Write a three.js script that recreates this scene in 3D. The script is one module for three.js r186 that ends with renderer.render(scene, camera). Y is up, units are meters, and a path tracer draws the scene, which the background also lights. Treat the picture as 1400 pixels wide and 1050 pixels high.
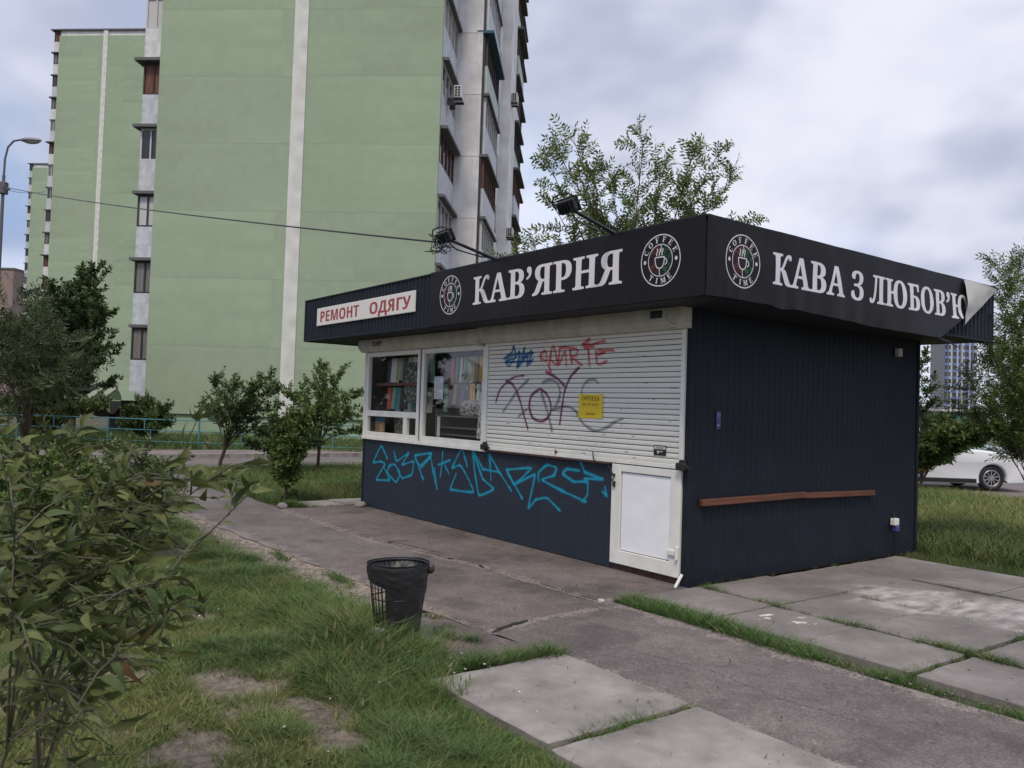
import * as THREE from 'three';
import { mergeGeometries, toCreasedNormals } from 'three/addons/utils/BufferGeometryUtils.js';
import { RoundedBoxGeometry } from 'three/addons/geometries/RoundedBoxGeometry.js';

// ------------------------------------------------------------------ scene, camera, sky, sun, exposure
const scene = new THREE.Scene();
const V = (x, y, z) => new THREE.Vector3(x, y, z);
const renderer = new THREE.WebGLRenderer({ antialias: true });
renderer.toneMapping = THREE.LinearToneMapping;
renderer.toneMappingExposure = 1.47;
renderer.shadowMap.enabled = true;
const camera = new THREE.PerspectiveCamera(50.2, 4 / 3, 0.1, 2000);
const FW = V(-0.801, 0.0297, -0.597).normalize();
camera.position.set(5.247, 1.65, 6.03);
camera.up.set(0.004, 0.999, 0.044);
camera.lookAt(camera.position.clone().add(FW));
{ // roll so that the horizon tilts as in the photograph
  const r = V(0.598, 0.033, -0.801).normalize(), u = V().crossVectors(r, FW).normalize(), b = FW.clone().negate();
  camera.setRotationFromMatrix(new THREE.Matrix4().makeBasis(r, u, b));
}
camera.focus = 9; camera.userData.fStop = 8;

function mulberry(a) { return () => { a |= 0; a = a + 0x6D2B79F5 | 0; let t = Math.imul(a ^ a >>> 15, 1 | a); t = t + Math.imul(t ^ t >>> 7, 61 | t) ^ t; return ((t ^ t >>> 14) >>> 0) / 4294967296; }; }
let R = mulberry(7);
const rr = (a, b) => a + (b - a) * R();
const pick = (a) => a[Math.floor(R() * a.length) % a.length];
const clamp = (x, a = 0, b = 1) => Math.min(b, Math.max(a, x));
const lerp = (a, b, t) => a + (b - a) * t;
const sstep = (a, b, x) => { const t = clamp((x - a) / (b - a)); return t * t * (3 - 2 * t); };
// value noise on a table, optionally periodic
const TB = new Float32Array(65536); { const q = mulberry(99); for (let i = 0; i < 65536; i++) TB[i] = q(); }
function vn(x, y, px = 256, py = 256) {
  const xi = Math.floor(x), yi = Math.floor(y), fx = x - xi, fy = y - yi, sx = fx * fx * (3 - 2 * fx), sy = fy * fy * (3 - 2 * fy);
  const x0 = ((xi % px) + px) % px, x1 = (x0 + 1) % px, y0 = (((yi % py) + py) % py), y1 = (y0 + 1) % py;
  const a = TB[(y0 & 255) << 8 | x0 & 255], b = TB[(y0 & 255) << 8 | x1 & 255], c = TB[(y1 & 255) << 8 | x0 & 255], d = TB[(y1 & 255) << 8 | x1 & 255];
  return a + (b - a) * sx + (c - a) * sy + (a - b - c + d) * sx * sy;
}
function fbm(x, y, o = 4, p = 256) { let s = 0, a = 0.5, n = 0; for (let i = 0; i < o; i++) { s += a * vn(x + i * 17, y + i * 31, p, p); n += a; a *= 0.5; x *= 2; y *= 2; p = Math.min(256, p * 2); } return s / n; }

{ // overcast sky with grey-blue breaks
  const W = 1024, H = 512, d = new Float32Array(W * H * 4);
  for (let y = 0; y < H; y++) {
    const el = ((y + 0.5) / H - 0.5) * Math.PI, sy = Math.sin(el), cy = Math.cos(el);
    for (let x = 0; x < W; x++) {
      const az = ((x + 0.5) / W - 0.5) * 2 * Math.PI, dx = cy * Math.cos(az), dz = cy * Math.sin(az), k = 1 / (Math.max(sy, 0) + 0.34);
      const u = dx * k, v = dz * k;
      const w = fbm(u * 0.8 + 9.3, v * 0.8 + 4.1, 3) - 0.5;
      const c1 = fbm(u * 1.7 + 31 + w * 1.6, v * 1.7 + 12 - w * 1.6, 6), c2 = fbm(u * 4.2 + 3 + w * 2, v * 4.2 + 77 + w * 2, 5);
      const c3 = fbm(u * 11 + c2 * 2, v * 11 + 9 + c1 * 2, 4), bright = sstep(0.34, 0.64, c1 * 0.5 + c2 * 0.36 + c3 * 0.14);
      const blue = sstep(0.50, 0.34, fbm(u * 1.6 + 61, v * 1.6 + 20, 5)) * (1 - 0.6 * bright);
      let r = lerp(0.31, 0.575, bright), g = lerp(0.345, 0.585, bright), b = lerp(0.455, 0.665, bright);
      r *= 1 - 0.22 * blue; g *= 1 - 0.08 * blue; b *= 1 + 0.06 * blue;
      const hz = sstep(0.16, 0.0, sy); r = lerp(r, 0.56, hz * 0.5); g = lerp(g, 0.58, hz * 0.5); b = lerp(b, 0.65, hz * 0.5);
      const up = 1 + 0.75 * sstep(0.45, 1, sy); r *= up; g *= up; b *= up;
      const dn = sstep(0.0, -0.08, sy); r = lerp(r, 0.2, dn); g = lerp(g, 0.2, dn); b = lerp(b, 0.19, dn);
      const o = (y * W + x) * 4; d[o] = r; d[o + 1] = g; d[o + 2] = b; d[o + 3] = 1;
    }
  }
  const t = new THREE.DataTexture(d, W, H, THREE.RGBAFormat, THREE.FloatType);
  t.mapping = THREE.EquirectangularReflectionMapping; t.magFilter = t.minFilter = THREE.LinearFilter; t.needsUpdate = true;
  scene.background = t; scene.environment = t;
}
const sun = new THREE.DirectionalLight(0xfff1de, 1.5);
sun.position.set(12, 37.4, 17.6); sun.target.position.set(-4, 0, 0); sun.castShadow = true; sun.shadow.radius = 24;
sun.shadow.mapSize.set(2048, 2048); Object.assign(sun.shadow.camera, { left: -60, right: 60, top: 60, bottom: -60, near: 1, far: 200 });
sun.name = 'sun'; scene.add(sun, sun.target);
scene.fog = null;

// ------------------------------------------------------------------ helpers
const used = new Map();
function numbered(n) { const k = used.get(n) || 0; used.set(n, k + 1); return k ? n + '_' + String(k).padStart(3, '0') : n; }
function tag(o, label, category, group) { o.userData.label = label; o.userData.category = category; if (group) o.userData.group = group; return o; }
function thing(name, label, category, pos = [0, 0, 0], turn = 0, group) {
  const o = new THREE.Group(); o.name = numbered(name); o.position.set(...pos); o.rotation.y = turn; scene.add(o); return tag(o, label, category, group);
}
function part(parent, name, geo, mat, label) {
  const m = new THREE.Mesh(geo, mat); m.name = parent === scene || parent.userData.category ? (parent === scene ? numbered(name) : name) : name;
  m.castShadow = m.receiveShadow = true; if (label) m.userData.label = label; parent.add(m); return m;
}
function struct(name, geo, mat) { const m = part(scene, name, geo, mat); m.userData.kind = 'structure'; return m; }
const bx = (w, h, d, x = 0, y = 0, z = 0) => new THREE.BoxGeometry(w, h, d).translate(x, y, z);
const bb = (x0, x1, y0, y1, z0, z1) => bx(x1 - x0, y1 - y0, z1 - z0, (x0 + x1) / 2, (y0 + y1) / 2, (z0 + z1) / 2);
const rb = (x0, x1, y0, y1, z0, z1, r = 0.004, s = 1) => new RoundedBoxGeometry(x1 - x0, y1 - y0, z1 - z0, s, Math.min(r, 0.45 * Math.min(x1 - x0, y1 - y0, z1 - z0))).translate((x0 + x1) / 2, (y0 + y1) / 2, (z0 + z1) / 2);
function metre(g, s = 1, ox = 0, oy = 0) { // uv in metres by the way each face points
  if (g.index) g = g.toNonIndexed();
  const p = g.attributes.position, n = g.attributes.normal, uv = new Float32Array(p.count * 2);
  for (let i = 0; i < p.count; i++) {
    const ax = Math.abs(n.getX(i)), ay = Math.abs(n.getY(i)), az = Math.abs(n.getZ(i));
    let u, v; if (ay >= ax && ay >= az) { u = p.getX(i); v = p.getZ(i); } else if (ax > az) { u = p.getZ(i); v = p.getY(i); } else { u = p.getX(i); v = p.getY(i); }
    uv[2 * i] = u / s + ox; uv[2 * i + 1] = v / s + oy;
  }
  g.setAttribute('uv', new THREE.BufferAttribute(uv, 2)); return g;
}
function plain(g) { g = g.index ? g.toNonIndexed() : g; for (const k of Object.keys(g.attributes)) if (!['position', 'normal', 'uv'].includes(k)) g.deleteAttribute(k); return g; }
const join = (list) => mergeGeometries(list.map(plain));
function rod(a, b, r0, r1 = r0, s = 8) {
  const d = V().subVectors(b, a), g = new THREE.CylinderGeometry(r1, r0, d.length(), s);
  g.applyQuaternion(new THREE.Quaternion().setFromUnitVectors(V(0, 1, 0), d.clone().normalize())); return g.translate((a.x + b.x) / 2, (a.y + b.y) / 2, (a.z + b.z) / 2);
}
function tube(pts, r0, r1, sides = 5) { // tapered bark tube through points
  const n = pts.length, pos = [], idx = [], uv = [], t = V(), a = V(), b = V(), q = V();
  let ref = V(0.31, 0.2, 0.93);
  for (let i = 0; i < n; i++) {
    t.subVectors(pts[Math.min(n - 1, i + 1)], pts[Math.max(0, i - 1)]).normalize();
    a.crossVectors(t, ref).normalize(); if (a.lengthSq() < 0.1) a.set(1, 0, 0); b.crossVectors(t, a);
    const r = lerp(r0, r1, i / (n - 1));
    for (let k = 0; k <= sides; k++) { const f = k / sides * Math.PI * 2; q.copy(pts[i]).addScaledVector(a, Math.cos(f) * r).addScaledVector(b, Math.sin(f) * r); pos.push(q.x, q.y, q.z); uv.push(k / sides, i * 0.3); }
  }
  for (let i = 0; i < n - 1; i++) for (let k = 0; k < sides; k++) { const o = i * (sides + 1) + k; idx.push(o, o + 1, o + sides + 1, o + 1, o + sides + 2, o + sides + 1); }
  const g = new THREE.BufferGeometry(); g.setAttribute('position', new THREE.Float32BufferAttribute(pos, 3)); g.setAttribute('uv', new THREE.Float32BufferAttribute(uv, 2)); g.setIndex(idx); g.computeVertexNormals(); return g;
}
function tex(w, h, fn, srgb = true) { // fn(u, v) -> [r, g, b] 0..255, row 0 at v = 0
  const d = new Uint8Array(w * h * 4);
  for (let y = 0; y < h; y++) for (let x = 0; x < w; x++) { const c = fn((x + 0.5) / w, (y + 0.5) / h), o = (y * w + x) * 4; d[o] = clamp(c[0], 0, 255); d[o + 1] = clamp(c[1], 0, 255); d[o + 2] = clamp(c[2], 0, 255); d[o + 3] = 255; }
  const t = new THREE.DataTexture(d, w, h); t.colorSpace = srgb ? THREE.SRGBColorSpace : THREE.NoColorSpace; t.wrapS = t.wrapT = THREE.RepeatWrapping; t.magFilter = t.minFilter = THREE.LinearFilter; t.needsUpdate = true; return t;
}
function canvasTex(w, h, draw) {
  const c = document.createElement('canvas'); c.width = w; c.height = h; draw(c.getContext('2d'), w, h);
  const t = new THREE.CanvasTexture(c); t.colorSpace = THREE.SRGBColorSpace; t.magFilter = t.minFilter = THREE.LinearFilter; return t;
}
const std = (o) => new (o.specularIntensity !== undefined ? THREE.MeshPhysicalMaterial : THREE.MeshStandardMaterial)({ roughness: 0.8, metalness: 0, ...o });
const lin = (r, g, b) => new THREE.Color().setRGB(r, g, b);
function rep(t, s) { t.repeat.set(s, s); return t; }

// ------------------------------------------------------------------ materials
const grain = tex(512, 512, (u, v) => { const n = fbm(u * 24, v * 24, 4, 24), f = TB[(Math.floor(u * 512) * 97 + Math.floor(v * 512) * 131 * 7) & 65535]; const c = 90 + 130 * (n * 0.6 + f * 0.4); return [c, c, c]; }, false);
const M = {};
M.navy = std({ map: tex(512, 512, (u, v) => { const n = fbm(u * 8, v * 8, 5, 8), s = fbm(u * 64, v * 3, 3, 64), f = fbm(u * 90, v * 90, 2, 90); const k = 0.86 + 0.26 * n + 0.08 * s + (f > 0.8 ? 0.3 : 0); return [29 * k, 34 * k, 42 * k]; }), roughness: 0.6, specularIntensity: 0.35, bumpMap: grain, bumpScale: 0.0006 });
M.soffit = std({ color: lin(0.009, 0.011, 0.016), roughness: 0.7 });
M.white = std({ map: tex(512, 512, (u, v) => { const n = fbm(u * 10, v * 10, 5, 10), f = fbm(u * 70, v * 70, 3, 70), k = 0.92 + 0.1 * n - (f > 0.72 ? 0.16 * (f - 0.72) / 0.28 : 0); return [228 * k, 227 * k, 220 * k]; }), roughness: 0.42 });
M.panel = std({ map: tex(256, 256, (u, v) => { const n = fbm(u * 6, v * 9, 5, 18), k = 0.94 + 0.08 * n; return [240 * k, 241 * k, 243 * k]; }), roughness: 0.3 });
M.box = std({ map: tex(512, 256, (u, v) => { const n = fbm(u * 14, v * 8, 5, 64), k = 0.82 + 0.24 * n; return [196 * k, 192 * k, 178 * k]; }), roughness: 0.5 });
M.black = std({ color: lin(0.012, 0.012, 0.013), roughness: 0.5 });
M.iron = std({ color: lin(0.03, 0.03, 0.034), roughness: 0.55, metalness: 0.3 });
M.gasket = std({ color: lin(0.05, 0.05, 0.05), roughness: 0.8 });
M.brown = std({ map: tex(256, 64, (u, v) => { const n = fbm(u * 20, v * 5, 4), k = 0.7 + 0.6 * n; return [74 * k, 52 * k, 44 * k]; }), roughness: 0.85 });
M.wood = std({ map: tex(1024, 128, (u, v) => { const g = fbm(u * 6 + fbm(u * 3, v * 4, 2) * 2, v * 26, 4), f = fbm(u * 60, v * 8, 3), k = 0.62 + 0.55 * g + 0.12 * f; return [104 * k, 62 * k, 43 * k]; }), roughness: 0.6, bumpMap: grain, bumpScale: 0.001 });
M.glass = new THREE.MeshPhysicalMaterial({ color: 0xffffff, transmission: 1, thickness: 0, roughness: 0.02, ior: 1.33 });
M.darkGlass = new THREE.MeshPhysicalMaterial({ color: lin(0.02, 0.024, 0.028), roughness: 0.06, metalness: 0, clearcoat: 0.6, clearcoatRoughness: 0.05 });
M.shelf = std({ color: lin(0.14, 0.14, 0.135), roughness: 0.5 }); M.inner = std({ color: lin(0.06, 0.057, 0.052), roughness: 0.9 });
M.roofing = std({ color: lin(0.04, 0.042, 0.046), roughness: 0.8 });
M.bark = std({ map: tex(128, 256, (u, v) => { const n = fbm(u * 20, v * 8, 4, 20), k = 0.6 + 0.8 * n; return [84 * k, 72 * k, 60 * k]; }), roughness: 0.95, bumpMap: grain, bumpScale: 0.006 });
M.twig = std({ color: lin(0.075, 0.07, 0.04), roughness: 0.8 });
const leafMat = (r, g, b, t = 0.3, rough = 0.55) => new THREE.MeshPhysicalMaterial({ color: lin(r, g, b), roughness: rough, transmission: t, thickness: 0, side: THREE.DoubleSide, specularIntensity: 0.35 });
const asphaltTex = tex(2048, 2048, (u, v) => {
  const a = fbm(u * 6, v * 6, 5, 6), b = fbm(u * 40, v * 40, 3, 40), f = TB[(Math.floor(u * 2048) * 7919 + Math.floor(v * 2048) * 104729) & 65535], f2 = vn(u * 700, v * 700, 256, 256);
  let k = 0.74 + 0.3 * a + 0.12 * b + 0.16 * (f - 0.5) + 0.24 * (f2 - 0.5); if (f2 > 0.93) k += 0.2; k *= 1 - 0.12 * sstep(0.6, 0.9, fbm(u * 14 + 40, v * 14, 4, 14));
  return [106 * k, 98 * k, 96 * k];
});
const pathTex = (() => {
  const W = 2048, H = 1024, X0 = -8.2, X1 = 3.6, Z0 = -0.3, Z1 = 3.0;
  const c = document.createElement('canvas'); c.width = W; c.height = H; const g = c.getContext('2d');
  g.fillStyle = '#000'; g.fillRect(0, 0, W, H); g.lineJoin = g.lineCap = 'round';
  const q = mulberry(61), line = (str, w, col, wob = 0.02) => { const p = str.split(' ').map((a) => a.split(',').map(Number)); g.strokeStyle = col; for (let i = 0; i < p.length - 1; i++) { const d = Math.hypot(p[i + 1][0] - p[i][0], p[i + 1][1] - p[i][1]), n = Math.max(2, Math.round(d / 0.045)); for (let k = 0; k < n; k++) { const P = (t) => [lerp(p[i][0], p[i + 1][0], t), lerp(p[i][1], p[i + 1][1], t)], a = P(k / n), b = P((k + 1) / n); g.lineWidth = w * (0.3 + 1.2 * q()); g.beginPath(); const f = (a) => [(a[0] - X0) / (X1 - X0) * W, (a[1] - Z0) / (Z1 - Z0) * H]; const e = [a[0] + (q() - 0.5) * wob, a[1] + (q() - 0.5) * wob]; g.moveTo(...f(a)); g.lineTo(...f(e)); g.lineTo(...f(b)); g.stroke(); } } };
  // red: cracks, green: dusty light edges, blue: darker tar patches
  line('-3.48,1.28 -3.26,1.21 -2.98,1.18 -2.82,1.15 -2.63,1.11', 6, '#f00', 0.05); line('-2.31,1.21 -2.09,1.14 -1.83,1.12 -1.52,1.18 -1.25,1.19', 4, '#f00'); line('-1.2,1.2 -0.9,1.22 -0.57,1.21 -0.31,1.16 -0.03,1.14 0.11,1.14', 3, '#f00'); line('0.33,2.47 0.28,2.35 0.23,2.20 0.20,2.05', 6, '#f00', 0.03);
  line('1.2,1.9 1.7,1.75 2.3,1.82 3.1,1.7', 1.2, '#a00', 0.04); line('-4.6,2.3 -4.1,2.05 -3.8,1.7 -3.3,1.6', 1.6, '#a00', 0.05); line('-2.4,0.9 -2.1,0.6 -2.2,0.2', 1.2, '#a00', 0.05);
  const t = g.getImageData(0, 0, W, H).data, lips = [[[-7.8, 1.29], [-3.6, 1.4]], [[-3.6, 1.4], [-1.9, 1.17]], [[-1.9, 1.15], [0.1, 1.1]], [[0.33, 2.47], [0.2, 1.9]], [[0.2, 1.9], [0.19, 1.2]], [[-0.5, 2.53], [0.3, 2.46]], [[0.02, 1.02], [3.6, 0.96]], [[-8.2, 2.72], [-0.3, 2.56]], [[0.98, 2.38], [3.6, 2.37]]], wd = [0.035, 0.03, 0.035, 0.03, 0.03, 0.05, 0.085, 0.12, 0.04];
  return tex(W, H, (u, v) => {
    const x = lerp(X0, X1, u), z = lerp(Z0, Z1, v), px = Math.min(W - 1, Math.floor(u * W)), pz = Math.min(H - 1, Math.floor(v * H)), cr = t[(pz * W + px) * 4] / 255;
    const a = fbm(x * 1.4, z * 1.4, 5), b = fbm(x * 9, z * 9, 4), f = TB[(px * 7919 + pz * 104729) & 65535], ag = vn(x * 95, z * 95), ag2 = vn(x * 210 + 9, z * 210);
    let k = 0.7 + 0.28 * a + 0.2 * (b - 0.5) + 0.2 * (f - 0.5) + 0.2 * (ag - 0.5) + 0.16 * (ag2 - 0.5); if (ag > 0.93) k += 0.2; if (ag < 0.06) k -= 0.14;
    k *= 1 - 0.16 * sstep(0.52, 0.72, fbm(x * 2.3 + 30, z * 2.3 + 5, 5));
    let d = 0; lips.forEach(([p, q2], i) => { const ex = q2[0] - p[0], ez = q2[1] - p[1], tt = clamp(((x - p[0]) * ex + (z - p[1]) * ez) / (ex * ex + ez * ez)), r = Math.hypot(x - p[0] - ex * tt, z - p[1] - ez * tt); if (r < wd[i] * 2.4) d = Math.max(d, sstep(0.42, 0.62, (1 - r / (wd[i] * 2.4)) * 0.75 + (b - 0.5) * 0.9 + (ag - 0.5) * 0.5 + (fbm(x * 3, z * 3 + 50, 3) - 0.5) * 0.8)); });
    if (f > 0.9985) d = 1;
    let c = [116 * k, 107 * k, 104 * k]; c = [lerp(c[0], 132 * (0.8 + 0.4 * ag), d * 0.6), lerp(c[1], 121 * (0.8 + 0.4 * ag), d * 0.6), lerp(c[2], 113 * (0.8 + 0.4 * ag), d * 0.6)];
    return [lerp(c[0], 34, cr), lerp(c[1], 31, cr), lerp(c[2], 29, cr)];
  });
})();
M.path = std({ map: pathTex, roughness: 0.93, bumpMap: pathTex, bumpScale: 0.005 });
M.asphalt = std({ map: rep(asphaltTex, 1 / 4), roughness: 0.93, bumpMap: rep(asphaltTex.clone(), 1 / 4), bumpScale: 0.004 });
M.apron = std({ map: pathTex, color: lin(1.0, 0.96, 0.93), roughness: 0.95, bumpMap: pathTex, bumpScale: 0.005 });
M.concrete = std({ map: rep(tex(1024, 1024, (u, v) => {
  const a = fbm(u * 5, v * 5, 6, 5), b = fbm(u * 26, v * 26, 4, 26), f = TB[(Math.floor(u * 1024) * 7919 + Math.floor(v * 1024) * 104729) & 65535], p = fbm(u * 80, v * 80, 2, 80);
  let k = 0.72 + 0.34 * a + 0.16 * (b - 0.5) + 0.14 * (f - 0.5); if (p > 0.88) k *= 0.78; k *= 1 - 0.14 * sstep(0.5, 0.8, fbm(u * 9 + 30, v * 9, 6, 9));
  return [150 * k, 143 * k, 138 * k];
}), 1 / 2.2), roughness: 0.92, bumpMap: grain, bumpScale: 0.002 });
// the pavement beside the kiosk, with its spilt white cement and paint marks (uv: x 0..4.3, z -4..1)
M.stained = std({ map: tex(1536, 1536, (u, v) => {
  const x = u * 4.3, z = v * 5 - 4;
  const a = fbm(x * 2.2, z * 2.2, 6), b = fbm(x * 12, z * 12, 4), f = TB[(Math.floor(u * 1536) * 7919 + Math.floor(v * 1536) * 104729) & 65535], p = fbm(x * 36, z * 36, 2);
  let k = 0.72 + 0.36 * a + 0.16 * (b - 0.5) + 0.13 * (f - 0.5); if (p > 0.88) k *= 0.8;
  let c = [128 * k, 121 * k, 117 * k];
  const sp = fbm(x * 3.5 + 8, z * 3.5, 5), sp2 = fbm(x * 14, z * 5 + 40, 4);
  const e = Math.hypot((x - 1.75 + 0.28 * (z + 1.6)) / 1.05, (z + 1.62) / 0.72) + (sp - 0.5) * 1.5;
  const w = sstep(1.1, 0.55, e) * clamp(0.15 + 1.5 * (sp2 - 0.3) + 0.5 * (b - 0.4)) * (0.75 + 0.25 * f);
  const w2 = sstep(0.62, 0.7, sp2 * 0.6 + fbm(x * 9, z * 16 + 9, 4) * 0.4) * sstep(0.36, 0.22, Math.hypot((x - 1.28) / 1.0, (z - 0.22) / 0.7));
  const m = Math.max(w * 0.85, w2); c = [lerp(c[0], 192, m), lerp(c[1], 188, m), lerp(c[2], 184, m)];
  return c;
}), roughness: 0.9, bumpMap: grain, bumpScale: 0.002 });
function bare(x, z) { // how bare the near lawn is: sandy strip by the path, worn patches further in
  const n = fbm(x * 0.9 + 40, z * 1.2 + 7, 4), n2 = fbm(x * 3.1 + 11, z * 3.1 + 50, 3);
  const strip = sstep(0.5, 0.12, z - 2.78 - (n - 0.5) * 0.5) * sstep(0.3, -0.8, x) * sstep(-12, -8.5, x);
  let worn = sstep(0.58, 0.68, n * 0.55 + n2 * 0.45 + 0.07 * sstep(3.8, 4.4, z) * sstep(-3, 0.5, x) - 0.04);
  for (const [px, pz, r] of [[0.5, 4.45, 0.22], [1.05, 4.22, 0.14], [1.3, 4.9, 0.24], [0.95, 4.6, 0.13], [1.5, 4.26, 0.13], [-3.7, 3.7, 0.3], [0.1, 4.85, 0.16], [1.9, 4.55, 0.16]]) worn = Math.max(worn, sstep(1, 0.55, Math.hypot((x - px) / 1.5, z - pz) / r + (n2 - 0.5) * 1.5 + (fbm(x * 9, z * 9, 3) - 0.5) * 1.1));
  const lush = sstep(-1.6, -0.8, x) * sstep(4.05, 3.75, z);
  return clamp(Math.max(strip, worn * (1 - lush)));
}
M.lawn = std({ map: tex(2048, 768, (u, v) => {
  const x = -14 + u * 17, z = 2.5 + v * 5, b = sstep(0.12, 0.6, bare(x, z) + 0.35 * (fbm(x * 14, z * 14, 3) - 0.5)), n = fbm(x * 6, z * 6, 4), f = TB[(Math.floor(u * 2048) * 7919 + Math.floor(v * 768) * 104729) & 65535], s = fbm(x * 30, z * 30, 2);
  const k = 0.66 + 0.4 * n + 0.3 * (f - 0.5) + 0.45 * (s - 0.5), strip = sstep(3.3, 2.9, z);
  const dirt = [lerp(114, 140, strip) * k, lerp(103, 126, strip) * k, lerp(91, 114, strip) * k], g = [74 * k, 82 * k, 44 * k];
  return [lerp(g[0], dirt[0], b), lerp(g[1], dirt[1], b), lerp(g[2], dirt[2], b)];
}), roughness: 1 });
M.ground = std({ map: rep(tex(1024, 1024, (u, v) => { const n = fbm(u * 10, v * 10, 6, 10), m = fbm(u * 60, v * 60, 3, 60), k = 0.7 + 0.4 * m; const d = sstep(0.48, 0.62, n); return [lerp(62, 92, d) * k, lerp(68, 82, d) * k, lerp(38, 62, d) * k]; }), 1 / 9), roughness: 1 });

// ------------------------------------------------------------------ ground, path, pavement, road
function sheet(pts, y, mat, name, holes = false) { // a flat polygon with uv in metres
  const s = new THREE.Shape(pts.map(([x, z]) => new THREE.Vector2(x, -z)));
  const g = new THREE.ShapeGeometry(s).rotateX(-Math.PI / 2).translate(0, y, 0);
  return struct(name, holes ? pathUV(g) : metre(g), mat);
}
function pathUV(g) { if (g.index) g = g.toNonIndexed(); const p = g.attributes.position, uv = g.attributes.uv; for (let i = 0; i < p.count; i++) uv.setXY(i, (p.getX(i) + 8.2) / 11.8, (p.getZ(i) + 0.3) / 3.3); return g; }
function ragged(x0, z0, x1, z1, amp, step, seed) { // points along an edge that wanders
  const n = Math.max(2, Math.round(Math.hypot(x1 - x0, z1 - z0) / step)), o = [];
  for (let i = 0; i < n; i++) { const t = i / n, k = (fbm(seed + t * n * 0.35, seed * 3.7, 3) - 0.5) * 2 * amp, d = Math.hypot(x1 - x0, z1 - z0); o.push([lerp(x0, x1, t) - (z1 - z0) / d * k, lerp(z0, z1, t) + (x1 - x0) / d * k]); }
  return o;
}
{ const g = new THREE.PlaneGeometry(1400, 1400, 1, 1).rotateX(-Math.PI / 2).translate(-200, -0.035, -100); struct('ground', metre(g), M.ground); }
// asphalt path that runs past the kiosk
sheet([...ragged(5.2, 2.375, 0.98, 2.385, 0.012, 0.12, 3), ...ragged(0.98, 2.385, 0.3, 2.5, 0.03, 0.12, 5), ...ragged(0.3, 2.5, -8.2, 2.745, 0.07, 0.16, 7), [-8.2, 2.745], [-8.2, 1.25], ...ragged(-8.2, 1.25, -6.9, 1.32, 0.05, 0.2, 9), [-6.9, 1.32], [-6.8, -0.05], [0.02, -0.05], ...ragged(0.05, 0.98, 5.2, 0.9, 0.035, 0.14, 13), [5.2, 0.9]].map(([x, z]) => [x, z]), 0, M.path, 'asphalt_path', true);
sheet([[-8.2, 1.25], [-8.2, 2.745], ...ragged(-8.2, 2.745, -12.2, 2.86, 0.07, 0.16, 8), [-13.4, 3.6], [-12.2, 4.3], [-10.2, 4.1], [-8.2, 4.75], [-7.0, 6.6], [-8.6, 7.6], [-11, 5.9], [-14.6, 6.2], [-14.6, 0.9], ...ragged(-14.6, 0.9, -8.2, 1.25, 0.06, 0.2, 10)], 0, M.asphalt, 'asphalt_path');
// raised apron right in front of the kiosk, with a broken lip; older patch by the bin
function raised(pts, y, depth, mat, name) {
  const s = new THREE.Shape(pts.map(([x, z]) => new THREE.Vector2(x, -z)));
  const g = new THREE.ExtrudeGeometry(s, { depth, bevelEnabled: true, bevelSize: 0.012, bevelThickness: 0.008, bevelSegments: 1 }).rotateX(-Math.PI / 2).translate(0, y - depth - 0.008, 0);
  return struct(name, pathUV(g), mat);
}
raised([[-6.86, -0.02], ...ragged(-6.86, 1.28, -4.2, 1.36, 0.03, 0.12, 21), ...ragged(-4.2, 1.36, -1.9, 1.13, 0.05, 0.1, 23), ...ragged(-1.9, 1.13, 0.02, 1.06, 0.03, 0.1, 25), [0.03, 1.0], [0.04, 0.02], [-0.01, -0.02]], 0.014, 0.05, M.apron, 'asphalt_apron');
raised([...ragged(0.2, 1.22, 0.2, 2.02, 0.02, 0.1, 31), ...ragged(0.2, 2.02, 0.33, 2.5, 0.03, 0.1, 33), ...ragged(0.33, 2.47, -1.3, 2.52, 0.05, 0.12, 35), [-2.6, 2.4], ...ragged(-3.4, 1.9, -1.9, 1.3, 0.06, 0.12, 37), [-0.6, 1.17]].reverse(), 0.008, 0.05, M.apron, 'asphalt_patch');
raised([...ragged(0.97, 2.42, 0.99, 2.95, 0.015, 0.1, 41), ...ragged(0.9, 3.05, -0.5, 3.12, 0.06, 0.14, 43), ...ragged(-0.62, 2.95, -0.3, 2.5, 0.03, 0.1, 45), [0.3, 2.53]].reverse(), 0.006, 0.05, M.apron, 'asphalt_patch');
// near lawn sheet with gentle rises
const rise = (x, z) => -0.008 + 0.03 * sstep(2.75, 3.2, z) + 0.07 * (fbm(x * 0.8 + 3, z * 0.8, 3) - 0.45) * sstep(2.8, 3.5, z) + 0.022 * (fbm(x * 5, z * 5 + 9, 3) - 0.45);
function lawnY(x, z) {
  let y = rise(x, z);
    if (x > 0.75) y = Math.min(y, -0.03 + 0.045 * sstep(3.25, 3.9, z) + (x > 2.6 ? -0.03 : 0));
    if (x > -0.7 && x < 1.0 && z < 3.15) y = -0.05;
    if (x < -7.6) y -= 0.06 * sstep(-7.6, -8.4, x) * sstep(3.8, 4.2, z);
    if (x < -11.5) y -= 0.08 * sstep(-11.5, -12.2, x);
  return y;
}
{
  const nx = 340, nz = 100, g = new THREE.PlaneGeometry(17, 5, nx, nz).rotateX(-Math.PI / 2).translate(-5.5, 0, 5.0), p = g.attributes.position, uv = g.attributes.uv;
  for (let i = 0; i < p.count; i++) {
    const x = p.getX(i), z = p.getZ(i), y = lawnY(x, z);
    p.setY(i, y); uv.setXY(i, (x + 14) / 17, (z - 2.5) / 5);
  }
  g.computeVertexNormals(); struct('lawn', g, M.lawn);
}
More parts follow.
